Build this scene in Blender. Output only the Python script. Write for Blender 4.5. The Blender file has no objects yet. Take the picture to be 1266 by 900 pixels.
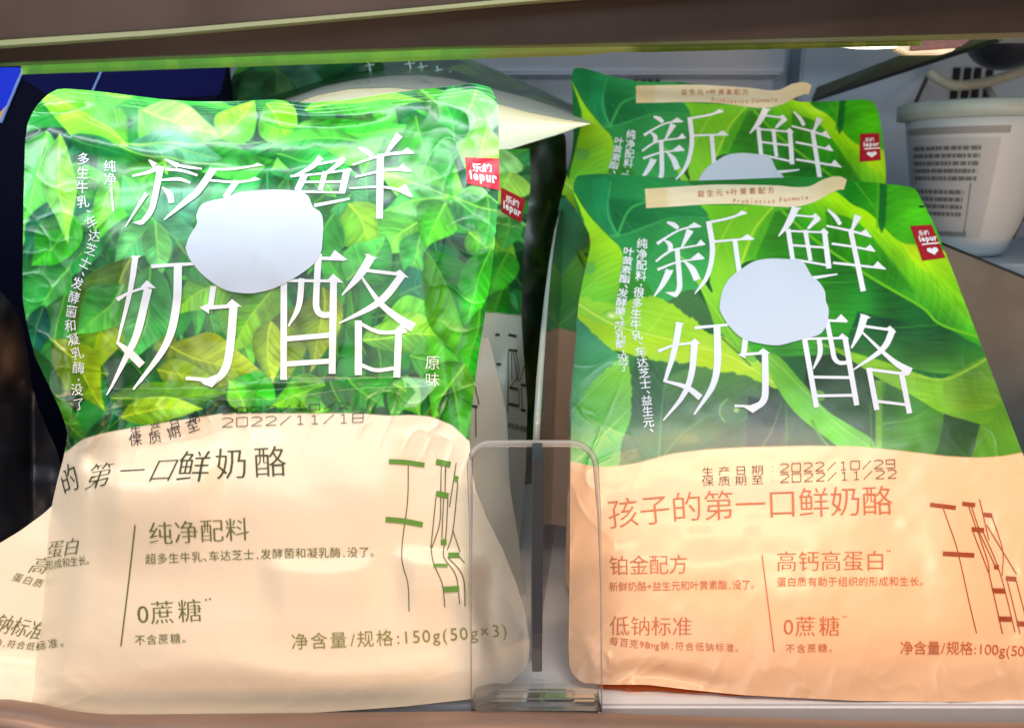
import bpy, bmesh, math, random
import numpy as np
from mathutils import Vector, Matrix

# ------------------------------------------------------------------ camera, world, lights
SC = bpy.context.scene
COL = SC.collection
FOC, CX, CY = 956.0, 633.0, 450.0
PITCH = math.radians(14.0)
CP, SP = math.cos(PITCH), math.sin(PITCH)
ZC = 0.1728
cam_d = bpy.data.cameras.new('camera')
cam = bpy.data.objects.new('camera', cam_d)
COL.objects.link(cam)
cam.location = (0, 0, ZC)
cam.rotation_euler = (math.pi / 2 - PITCH, 0, 0)
cam_d.sensor_width = 36.0
cam_d.lens = 36.0 * FOC / 1266.0
cam_d.clip_start = 0.01
cam_d.clip_end = 50
cam_d.dof.use_dof = True
cam_d.dof.focus_distance = 0.272
cam_d.dof.aperture_fstop = 16.0
SC.camera = cam
w = bpy.data.worlds.new('World')
SC.world = w
w.use_nodes = True
w.node_tree.nodes['Background'].inputs[0].default_value = (0.80, 0.86, 1.0, 1)
w.node_tree.nodes['Background'].inputs[1].default_value = 0.09
SC.view_settings.view_transform = 'Standard'
SC.view_settings.look = 'None'
SC.view_settings.exposure = 0.38
SC.view_settings.gamma = 1.0


def lamp(name, loc, target, sx, sy, power, color):
    l = bpy.data.lights.new(name, 'AREA')
    l.shape = 'RECTANGLE'
    l.size, l.size_y = sx, sy
    l.energy = power
    l.color = color
    o = bpy.data.objects.new(name, l)
    COL.objects.link(o)
    o.location = loc
    o.rotation_euler = (Vector(target) - Vector(loc)).to_track_quat('-Z', 'Y').to_euler()
    return o


# the cool LED strip under the upper shelf, the steep warm ceiling row whose light the rail cuts off
# half way down the pouches, two warm fills added low in front
lamp('shelf_led_strip', (-0.02, 0.249, 0.236), (-0.02, 0.42, 0.14), 0.62, 0.012, 0.42, (0.82, 0.93, 1.0))
lamp('ceiling_row', (0.05, -0.22, 1.24), (0.0, 0.27, 0.05), 1.4, 0.07, 11.5, (1.0, 0.72, 0.48))
lamp('ceiling_lamp', (-0.25, -0.75, 0.85), (0, 0.30, 0.10), 1.1, 0.5, 3.6, (0.88, 0.94, 1.0))
lamp('low_warm_fill', (0.10, -0.42, -0.08), (0.05, 0.26, 0.03), 1.1, 0.3, 1.5, (1.0, 0.74, 0.54))  # added warm fill from low in front, standing in for store ambient
lamp('side_orange_fill', (0.40, -0.01, -0.06), (0.18, 0.25, 0.01), 0.3, 0.1, 0.75, (1.0, 0.42, 0.10))  # added orange fill for the lower right of the peach pouch

# ------------------------------------------------------------------ helpers


def at(px, py, d):
    """a point d metres in front of the lens"""
    px = np.asarray(px, float); py = np.asarray(py, float); d = np.asarray(d, float)
    xc = (px - CX) / FOC * d
    yc = -(py - CY) / FOC * d
    return np.stack([xc + 0 * d, d * CP + yc * SP, ZC - d * SP + yc * CP], -1)


def on_level(px, py, z):
    """where the sight line meets the level z"""
    k = (CY - py) / FOC
    return at(px, py, (z - ZC) / (k * CP - SP))


def srgb(r, g=None, b=None):
    if g is None:
        r, g, b = r
    c = np.array([r, g, b], float) / 255.0
    return np.where(c <= 0.04045, c / 12.92, ((c + 0.055) / 1.055) ** 2.4)


def sm(a, b, x):
    t = np.clip((x - a) / (b - a), 0, 1)
    return t * t * (3 - 2 * t)


def mesh_np(name, verts, faces, colors=None, smooth=True):
    me = bpy.data.meshes.new(name)
    verts = np.asarray(verts, np.float32)
    if isinstance(faces, np.ndarray):
        n, k = faces.shape
        me.vertices.add(len(verts)); me.vertices.foreach_set('co', verts.ravel())
        me.loops.add(n * k); me.loops.foreach_set('vertex_index', faces.ravel().astype(np.int32))
        me.polygons.add(n)
        me.polygons.foreach_set('loop_start', (np.arange(n) * k).astype(np.int32))
        me.polygons.foreach_set('loop_total', np.full(n, k, np.int32))
        me.update(calc_edges=True)
    else:
        me.from_pydata([tuple(map(float, v)) for v in verts], [], faces)
        me.update()
    if smooth:
        me.polygons.foreach_set('use_smooth', np.ones(len(me.polygons), bool))
    if colors is not None:
        a = me.color_attributes.new('Print', 'FLOAT_COLOR', 'POINT')
        c = np.ones((len(verts), 4), np.float32); c[:, :3] = colors
        a.data.foreach_set('color', c.ravel())
    return me


def link(name, me, m, parent=None):
    me.name = name
    o = bpy.data.objects.new(name, me)
    COL.objects.link(o)
    if m is not None:
        me.materials.append(m)
    if parent is not None:
        o.parent = parent
        if parent.type == 'EMPTY':
            o.matrix_parent_inverse = Matrix.Translation(-Vector(parent.location))
    return o


def thing(name, label, cat, loc, group=None):
    o = bpy.data.objects.new(name, None)
    o.empty_display_size = 0.02
    COL.objects.link(o)
    o.location = tuple(map(float, loc))
    o['label'] = label; o['category'] = cat
    if group:
        o['group'] = group
    return o


def tag(o, label, cat, group=None):
    o['label'] = label; o['category'] = cat
    if group:
        o['group'] = group
    return o


def grid_faces(nu, nv):
    i = np.arange(nu - 1)[None, :] + np.arange(nv - 1)[:, None] * nu
    i = i.ravel()
    return np.stack([i, i + nu, i + nu + 1, i + 1], -1)


def box_bm(lo, hi, bev=0.0015, seg=2):
    bm = bmesh.new()
    bmesh.ops.create_cube(bm, size=1)
    lo = Vector(lo); hi = Vector(hi)
    for v in bm.verts:
        v.co = Vector([(lo[k] + hi[k]) / 2 + v.co[k] * (hi[k] - lo[k]) for k in range(3)])
    if bev:
        bmesh.ops.bevel(bm, geom=bm.edges[:], offset=bev, segments=seg, affect='EDGES')
    return bm


def bm_obj(name, bm, m, parent=None, smooth=False):
    me = bpy.data.meshes.new(name)
    bm.to_mesh(me); bm.free()
    if smooth:
        me.polygons.foreach_set('use_smooth', np.ones(len(me.polygons), bool))
    return link(name, me, m, parent)


def slab_bm(pts, offset, bev=0.0):
    """closed prism: the outline pts (3-D) pushed along offset"""
    bm = bmesh.new()
    a = [bm.verts.new(tuple(map(float, p))) for p in pts]
    b = [bm.verts.new(tuple(map(float, Vector(p) + Vector(offset)))) for p in pts]
    n = len(pts)
    bm.faces.new(a); bm.faces.new(b[::-1])
    for i in range(n):
        bm.faces.new((a[i], b[i], b[(i + 1) % n], a[(i + 1) % n]))
    bmesh.ops.recalc_face_normals(bm, faces=bm.faces[:])
    if bev:
        bmesh.ops.bevel(bm, geom=bm.edges[:], offset=bev, segments=2, affect='EDGES')
    return bm


def tube_bm(pts, r, n=10):
    bm = bmesh.new()
    pts = [Vector(tuple(map(float, p))) for p in pts]
    rings = []
    for i, p in enumerate(pts):
        t = (pts[min(i + 1, len(pts) - 1)] - pts[max(i - 1, 0)]).normalized()
        s = t.cross(Vector((0, 0, 1)) if abs(t.z) < .9 else Vector((1, 0, 0))).normalized()
        u = s.cross(t)
        rr = r[i] if isinstance(r, (list, tuple)) else r
        rings.append([bm.verts.new(p + (s * math.cos(2 * math.pi * k / n) + u * math.sin(2 * math.pi * k / n)) * rr) for k in range(n)])
    for a, b in zip(rings, rings[1:]):
        for k in range(n):
            bm.faces.new((a[k], a[(k + 1) % n], b[(k + 1) % n], b[k]))
    bm.faces.new(rings[0][::-1]); bm.faces.new(rings[-1])
    bmesh.ops.recalc_face_normals(bm, faces=bm.faces[:])
    return bm


def catmull(pts, step):
    p = np.asarray(pts, float)
    if len(p) == 2:
        n = max(2, int(np.ceil(np.linalg.norm((p[1] - p[0])[:2]) / step)) + 1)
        t = np.linspace(0, 1, n)[:, None]
        return p[0] * (1 - t) + p[1] * t
    q = np.vstack([2 * p[0] - p[1], p, 2 * p[-1] - p[-2]])
    out = []
    for i in range(1, len(q) - 2):
        n = max(2, int(np.ceil(np.linalg.norm((q[i + 1] - q[i])[:2]) / step)))
        for t in np.arange(n) / n:
            out.append(.5 * (2 * q[i] + (q[i + 1] - q[i - 1]) * t + (2 * q[i - 1] - 5 * q[i] + 4 * q[i + 1] - q[i + 2]) * t * t
                             + (3 * q[i] - q[i - 1] - 3 * q[i + 1] + q[i + 2]) * t ** 3))
    out.append(q[-2])
    return np.array(out)


# ------------------------------------------------------------------ materials


def mat(name, color, rough=0.5, metal=0.0, spec=0.5, coat=0.0, noise=0.0, nscale=60, bump=0.0, bscale=200, emis=None, alpha=None):
    m = bpy.data.materials.new(name)
    m.use_nodes = True
    nt = m.node_tree
    b = nt.nodes['Principled BSDF']
    c = tuple(srgb(color)) + (1,)
    b.inputs['Base Color'].default_value = c
    b.inputs['Roughness'].default_value = rough
    b.inputs['Metallic'].default_value = metal
    b.inputs['Specular IOR Level'].default_value = spec
    b.inputs['Coat Weight'].default_value = coat
    b.inputs['Coat Roughness'].default_value = 0.15
    tc = nt.nodes.new('ShaderNodeTexCoord')
    if noise:
        n = nt.nodes.new('ShaderNodeTexNoise')
        n.inputs['Scale'].default_value = nscale; n.inputs['Detail'].default_value = 6
        nt.links.new(tc.outputs['Object'], n.inputs['Vector'])
        r = nt.nodes.new('ShaderNodeValToRGB')
        r.color_ramp.elements[0].position = .3; r.color_ramp.elements[1].position = .7
        r.color_ramp.elements[0].color = tuple(np.array(c[:3]) * (1 - noise)) + (1,)
        r.color_ramp.elements[1].color = tuple(np.minimum(1, np.array(c[:3]) * (1 + noise))) + (1,)
        nt.links.new(n.outputs['Fac'], r.inputs[0]); nt.links.new(r.outputs[0], b.inputs['Base Color'])
        mr = nt.nodes.new('ShaderNodeMapRange')
        mr.inputs['To Min'].default_value = rough * .8; mr.inputs['To Max'].default_value = min(1, rough * 1.25)
        nt.links.new(n.outputs['Fac'], mr.inputs['Value']); nt.links.new(mr.outputs[0], b.inputs['Roughness'])
    if bump:
        n2 = nt.nodes.new('ShaderNodeTexNoise')
        n2.inputs['Scale'].default_value = bscale; n2.inputs['Detail'].default_value = 3
        nt.links.new(tc.outputs['Object'], n2.inputs['Vector'])
        bp = nt.nodes.new('ShaderNodeBump')
        bp.inputs['Strength'].default_value = bump; bp.inputs['Distance'].default_value = 0.001
        nt.links.new(n2.outputs['Fac'], bp.inputs['Height']); nt.links.new(bp.outputs[0], b.inputs['Normal'])
    if emis:
        b.inputs['Emission Color'].default_value = c; b.inputs['Emission Strength'].default_value = emis
    return m


def film_mat(name, rough=0.31, coat=0.12, bump=0.07, gain=1.0):
    m = mat(name, (200, 200, 200), rough=rough, spec=.5, coat=coat, bump=bump, bscale=260)
    nt = m.node_tree
    a = nt.nodes.new('ShaderNodeAttribute'); a.attribute_name = 'Print'
    nt.links.new(a.outputs['Color'], nt.nodes['Principled BSDF'].inputs['Base Color'])
    return m


def clear_mat(name, tint, milk=0.12, gloss_rough=0.08):
    m = bpy.data.materials.new(name)
    m.use_nodes = True
    nt = m.node_tree
    nt.nodes.clear()
    N = nt.nodes.new; Lk = nt.links.new
    out = N('ShaderNodeOutputMaterial')
    tr = N('ShaderNodeBsdfTransparent'); tr.inputs[0].default_value = tuple(tint) + (1,)
    df = N('ShaderNodeBsdfDiffuse'); df.inputs[0].default_value = (.85, .85, .88, 1)
    tl = N('ShaderNodeBsdfTranslucent'); tl.inputs[0].default_value = (.85, .85, .88, 1)
    ad = N('ShaderNodeMixShader'); ad.inputs[0].default_value = .4
    Lk(df.outputs[0], ad.inputs[1]); Lk(tl.outputs[0], ad.inputs[2])
    nz = N('ShaderNodeTexNoise'); nz.inputs['Scale'].default_value = 45; nz.inputs['Detail'].default_value = 4
    tc = N('ShaderNodeTexCoord'); Lk(tc.outputs['Object'], nz.inputs['Vector'])
    mr = N('ShaderNodeMapRange'); mr.inputs['To Min'].default_value = milk * .5; mr.inputs['To Max'].default_value = milk * 1.5
    Lk(nz.outputs['Fac'], mr.inputs['Value'])
    m1 = N('ShaderNodeMixShader'); Lk(mr.outputs[0], m1.inputs[0]); Lk(tr.outputs[0], m1.inputs[1]); Lk(ad.outputs[0], m1.inputs[2])
    gl = N('ShaderNodeBsdfGlossy'); gl.inputs['Roughness'].default_value = gloss_rough
    fr = N('ShaderNodeFresnel'); fr.inputs['IOR'].default_value = 1.28
    m2 = N('ShaderNodeMixShader'); Lk(fr.outputs[0], m2.inputs[0]); Lk(m1.outputs[0], m2.inputs[1]); Lk(gl.outputs[0], m2.inputs[2])
    Lk(m2.outputs[0], out.inputs[0])
    return m


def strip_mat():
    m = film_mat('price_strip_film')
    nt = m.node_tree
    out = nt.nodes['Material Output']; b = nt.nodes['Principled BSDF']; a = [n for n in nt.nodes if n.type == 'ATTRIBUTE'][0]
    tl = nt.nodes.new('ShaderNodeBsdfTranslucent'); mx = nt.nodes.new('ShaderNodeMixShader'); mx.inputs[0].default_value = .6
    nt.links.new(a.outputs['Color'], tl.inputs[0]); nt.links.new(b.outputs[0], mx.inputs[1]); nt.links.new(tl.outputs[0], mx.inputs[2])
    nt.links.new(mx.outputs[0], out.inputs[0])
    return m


M = {
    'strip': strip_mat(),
    'film': film_mat('printed_film'),
    'film_dull': film_mat('printed_film_dull', rough=.5, coat=.1),
    'back': mat('pouch_back_film', (225, 222, 205), rough=.4),
    'weight_ink': mat('weight_ink', (136, 138, 62), rough=.45),
    'peach_back': mat('peach_back_film', (240, 152, 70), rough=.4),
    'gusset': mat('shadow_orange_gusset', (204, 96, 26), rough=.4),
    'white_ink': mat('white_ink', (240, 240, 246), rough=.45),
    'green_ink': mat('green_ink', (104, 112, 60), rough=.45),
    'dark_green_ink': mat('dark_green_ink', (52, 66, 40), rough=.45),
    'leaf_ink': mat('leaf_green_ink', (96, 150, 60), rough=.45),
    'thin_ink': mat('thin_green_ink', (92, 96, 62), rough=.45),
    'rust_ink': mat('rust_ink', (192, 100, 52), rough=.45),
    'rust_dark': mat('rust_dark_ink', (150, 64, 30), rough=.45),
    'stamp': mat('stamp_ink', (40, 26, 40), rough=.5),
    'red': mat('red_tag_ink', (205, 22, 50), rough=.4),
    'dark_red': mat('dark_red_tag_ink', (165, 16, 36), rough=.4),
    'patch': mat('pale_patch', (208, 215, 230), rough=.45, noise=.02, nscale=30),
    'steel': mat('grey_steel', (104, 110, 108), rough=.42, metal=.3, noise=.3, nscale=25),
    'wall': mat('cold_wall', (168, 186, 200), rough=.5, noise=.05, nscale=14),
    'wall_panel': mat('wall_panel', (182, 198, 212), rough=.42, noise=.04, nscale=20),
    'slot': mat('slot_dark', (14, 17, 20), rough=.7),
    'board': mat('shelf_board', (222, 220, 226), rough=.34, noise=.06, nscale=40),
    'rail': mat('brown_rail', (108, 94, 92), rough=.36, metal=.45, noise=.2, nscale=22),
    'low_rail': mat('beige_rail', (144, 120, 110), rough=.36, metal=.3, noise=.18, nscale=22),
    'rail_dark': mat('dark_rail', (70, 60, 55), rough=.42, metal=.35, noise=.25, nscale=18),
    'trim': mat('pale_trim', (150, 168, 130), rough=.3, noise=.1, nscale=20),
    'lip': mat('grey_green_lip', (112, 116, 92), rough=.35, noise=.15, nscale=25),
    'gap': mat('dark_gap', (26, 24, 30), rough=.5),
    'navy': mat('navy_board', (4, 5, 26), rough=.7, spec=.06),
    'blue': mat('blue_print', (10, 44, 200), rough=.6, spec=.15),
    'deep_blue': mat('deep_blue_print', (3, 6, 62), rough=.7, spec=.1),
    'edge_line': mat('pale_blue_line', (120, 150, 215), rough=.4),
    'gold': mat('gold_print', (176, 140, 84), rough=.35, metal=.3),
    'black_film': mat('black_film', (13, 12, 18), rough=.25, coat=.3, noise=.3, nscale=30),
    'brown_print': mat('brown_print', (84, 50, 26), rough=.5, noise=.35, nscale=60),
    'tub': mat('white_tub', (204, 218, 224), rough=.42, noise=.03, nscale=30),
    'lid': mat('pale_lid', (176, 196, 190), rough=.4, noise=.06, nscale=60),
    'label': mat('tub_label', (188, 200, 206), rough=.5),
    'label_ink': mat('label_ink', (112, 118, 118), rough=.6),
    'band': mat('label_band', (150, 156, 158), rough=.5),
    'tub_red': mat('tub_red', (170, 22, 50), rough=.4),
    'olive': mat('olive_bracket', (66, 80, 50), rough=.5, metal=.0, noise=.15, nscale=40),
    'black': mat('black_edge', (14, 15, 14), rough=.5),
    'tube': mat('pale_tube', (178, 186, 168), rough=.45, noise=.12, nscale=70),
    'dark_bowl': mat('dark_bowl', (44, 50, 58), rough=.28, noise=.15, nscale=30),
    'amber': mat('amber_tag', (196, 172, 140), rough=.4, noise=.15, nscale=120),
    'maroon': mat('maroon_tag', (88, 40, 28), rough=.5, noise=.4, nscale=200),
    'glow': mat('lit_tube', (255, 244, 226), emis=1.6),
    'clear': clear_mat('clear_plastic', (1, 1, 1), milk=.03),
    'clear_side': clear_mat('clear_side_plastic', (.86, .89, .88), milk=.012, gloss_rough=.03),
    'edge_dark': mat('plastic_edge_reflection', (44, 52, 64), rough=.5, noise=.15, nscale=60),
    'edge_light': mat('plastic_edge_light', (140, 150, 150), rough=.2, noise=.1, nscale=80),
    'rim': clear_mat('plastic_rim', (.95, .94, .93), milk=.4, gloss_rough=.05),
    'ghost': mat('pale_green_print', (190, 224, 214), rough=.4),
}

# ------------------------------------------------------------------ print art (computed leaf pictures)
rng = np.random.default_rng(7)


def vnoise(x, y, seed=0):
    xi = np.floor(x).astype(np.int64); yi = np.floor(y).astype(np.int64)
    fx = x - xi; fy = y - yi
    fx = fx * fx * (3 - 2 * fx); fy = fy * fy * (3 - 2 * fy)

    def h(a, b):
        n = (a * 374761393 + b * 668265263 + seed * 982451653) & 0xffffffff
        n = ((n ^ (n >> 13)) * 1274126177) & 0xffffffff
        return ((n ^ (n >> 16)) & 0xffff) / 65535.0
    return (h(xi, yi) * (1 - fx) + h(xi + 1, yi) * fx) * (1 - fy) + (h(xi, yi + 1) * (1 - fx) + h(xi + 1, yi + 1) * fx) * fy


class Art:
    """a printed picture in sheet coordinates, S samples per unit"""

    def __init__(s, x0, y0, x1, y1, S, bg):
        s.x0, s.y0, s.S = x0, y0, S
        s.w = int((x1 - x0) * S); s.h = int((y1 - y0) * S)
        s.c = np.zeros((s.h, s.w, 3)) + np.array(bg, float)

    def win(s, pts, pad):
        p = np.asarray(pts, float)
        a = max(0, int((p[:, 0].min() - pad - s.x0) * s.S)); b = min(s.w, int((p[:, 0].max() + pad - s.x0) * s.S) + 1)
        c = max(0, int((p[:, 1].min() - pad - s.y0) * s.S)); d = min(s.h, int((p[:, 1].max() + pad - s.y0) * s.S) + 1)
        if b - a < 2 or d - c < 2:
            return None
        X, Y = np.meshgrid(s.x0 + (np.arange(a, b) + .5) / s.S, s.y0 + (np.arange(c, d) + .5) / s.S)
        return (slice(c, d), slice(a, b)), X, Y

    def put(s, sl, col, al):
        s.c[sl] = s.c[sl] * (1 - al[..., None]) + col * al[..., None]

    @staticmethod
    def blur(m, k):
        for _ in range(k):
            m = (m + np.roll(m, 1, 0) + np.roll(m, -1, 0)) / 3
            m = (m + np.roll(m, 1, 1) + np.roll(m, -1, 1)) / 3
        return m

    def poly(s, pts, c0, p0=None, c1=None, p1=None, ang=0, amp=.12, freq=.5, soft=1, rough=0, alpha=1.0, seed=1, smooth=True):
        P = np.asarray(pts, float)
        if smooth:
            P = catmull(np.vstack([P, P[:1]]), 5)[:-1]
        q = s.win(P, 4)
        if q is None:
            return
        sl, X, Y = q
        XX, YY = X, Y
        if rough:
            XX = X + (vnoise(X * .25, Y * .25, 5) - .5) * rough; YY = Y + (vnoise(X * .25, Y * .25, 6) - .5) * rough
        m = np.zeros(X.shape, bool)
        n = len(P)
        for i in range(n):
            xa, ya = P[i]; xb, yb = P[(i + 1) % n]
            if ya == yb:
                continue
            m ^= ((ya > YY) != (yb > YY)) & (XX < (xb - xa) * (YY - ya) / (yb - ya) + xa)
        al = s.blur(m.astype(float), soft) * alpha
        col = np.zeros(X.shape + (3,)) + np.array(c0, float)
        if c1 is not None:
            d = np.array(p1, float) - np.array(p0, float)
            t = np.clip(((X - p0[0]) * d[0] + (Y - p0[1]) * d[1]) / (d @ d), 0, 1)[..., None]
            col = np.array(c0, float) * (1 - t) + np.array(c1, float) * t
        ca, sa = math.cos(ang), math.sin(ang)
        u = X * ca + Y * sa; v = -X * sa + Y * ca
        nz = vnoise(u * .03, v * freq, seed) * .6 + vnoise(u * .06, v * freq * 2.3, seed + 1) * .4 - .5
        nz2 = vnoise(X * .03, Y * .03, seed + 2) - .5
        col = col * (1 + .55 * amp * nz + amp * .9 * nz2)[..., None]
        s.put(sl, np.clip(col, 0, 255), al)

    def line(s, pts, w0, w1, col, alpha=.8, soft=.6):
        P = catmull(pts, 6)
        q = s.win(P, max(w0, w1) + 3)
        if q is None:
            return
        sl, X, Y = q
        best = np.full(X.shape, 1e9); n = len(P) - 1
        for i in range(n):
            a, b = P[i], P[i + 1]; d = b - a; L = max(1e-6, d @ d)
            t = np.clip(((X - a[0]) * d[0] + (Y - a[1]) * d[1]) / L, 0, 1)
            e = np.hypot(X - a[0] - t * d[0], Y - a[1] - t * d[1])
            best = np.minimum(best, e - (w0 + (w1 - w0) * (i + t) / n) / 2)
        s.put(sl, np.array(col, float), np.clip(.5 - best / (2 * soft), 0, 1) * alpha)

    def leaf(s, base, tip, width, bend, ca, cb, vein=None, nv=7, seed=0, alpha=1.0, tipc=None, edge=None, under=.22):
        base = np.array(base, float); tip = np.array(tip, float)
        d = tip - base; L = np.hypot(*d); nrm = np.array([-d[1], d[0]]) / L
        mid = (base + tip) / 2 + nrm * bend * L
        T = np.linspace(0, 1, 22)[:, None]
        sp = (1 - T) ** 2 * base + 2 * T * (1 - T) * mid + T ** 2 * tip
        q = s.win(sp, width * .6 + 10)
        if q is None:
            return
        sl, X, Y = q
        best = np.full(X.shape, 1e9); tt = np.zeros(X.shape); sd = np.zeros(X.shape)
        for i in range(21):
            a, b = sp[i], sp[i + 1]; e = b - a
            t = np.clip(((X - a[0]) * e[0] + (Y - a[1]) * e[1]) / (e @ e), 0, 1)
            rx = X - a[0] - t * e[0]; ry = Y - a[1] - t * e[1]
            r = np.hypot(rx, ry); k = r < best
            best = np.where(k, r, best); tt = np.where(k, (i + t) / 21, tt); sd = np.where(k, np.sign(e[0] * ry - e[1] * rx), sd)
        hw = width * .52 * np.sin(np.pi * np.clip(tt, 0, 1) ** .72) ** 1.12 + .05
        hw = hw * (1 + .10 * (vnoise(tt * 5, sd * 3 + seed, seed) - .5))
        al = np.clip((hw - best) * .8 + .45, 0, 1) * (hw > .3)
        rel = np.clip(best / hw, 0, 1) * sd
        if under > 0:
            sh_ = np.clip((hw + 7 - best) / 9, 0, 1) * (hw > .5) * under
            s.put(sl, np.array([10, 74, 40.]), sh_)
        ca = np.array(ca, float); cb = np.array(cb, float)
        k = sm(-.12, .12, rel)[..., None]
        col = ca * (1 - k) + cb * k
        if tipc is not None:
            g = sm(.35, 1, tt)[..., None]
            col = col * (1 - g) + np.array(tipc, float) * g
        col = col * (0.86 + .24 * sm(0, .8, tt))[..., None]
        st = vnoise((tt * L - np.abs(rel) * hw * .9) * .28, tt * 2 + sd * 5, seed + 3) - .5
        st2 = vnoise(X * .07, Y * .07, seed + 4) - .5
        fine = vnoise((tt * L - np.abs(rel) * hw * .8) * .9, rel * 2, seed + 8) - .5
        col = col * (1 + .22 * st + .26 * st2 + .12 * fine)[..., None]
        # the drawn fold: one half leaf deepens towards its rim
        col = col * (1 - .20 * np.clip(rel, 0, 1) ** 2)[..., None]
        v = np.array(vein if vein is not None else ca * .75 + np.array([84, 76, 34]), float)
        ph = (tt * nv - np.abs(rel) * .55) % 1.0
        vm = np.clip(1 - np.abs(ph - .5) * L / nv / .7, 0, 1) * (np.abs(rel) < .9) * .34
        mm = np.clip(1.4 - best / (.55 + .8 * (1 - tt)), 0, 1) * .8
        vmx = np.maximum(vm, mm)[..., None]
        col = col * (1 - vmx) + v * vmx
        if edge is not None:
            em = (np.clip(1 - (hw - best) / 1.3, 0, 1) * .7)[..., None]
            col = col * (1 - em) + np.array(edge, float) * em
        s.put(sl, np.clip(col, 0, 255), al * alpha)

    def sample(s, px, py):
        x = np.clip((px - s.x0) * s.S - .5, 0, s.w - 1.001); y = np.clip((py - s.y0) * s.S - .5, 0, s.h - 1.001)
        xi = x.astype(int); yi = y.astype(int); fx = (x - xi)[..., None]; fy = (y - yi)[..., None]
        c = s.c
        return (c[yi, xi] * (1 - fx) + c[yi, xi + 1] * fx) * (1 - fy) + (c[yi + 1, xi] * (1 - fx) + c[yi + 1, xi + 1] * fx) * fy


def lin(c):
    c = np.clip(c, 0, 255) / 255.0
    return np.where(c <= 0.04045, c / 12.92, ((c + 0.055) / 1.055) ** 2.4)


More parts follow.
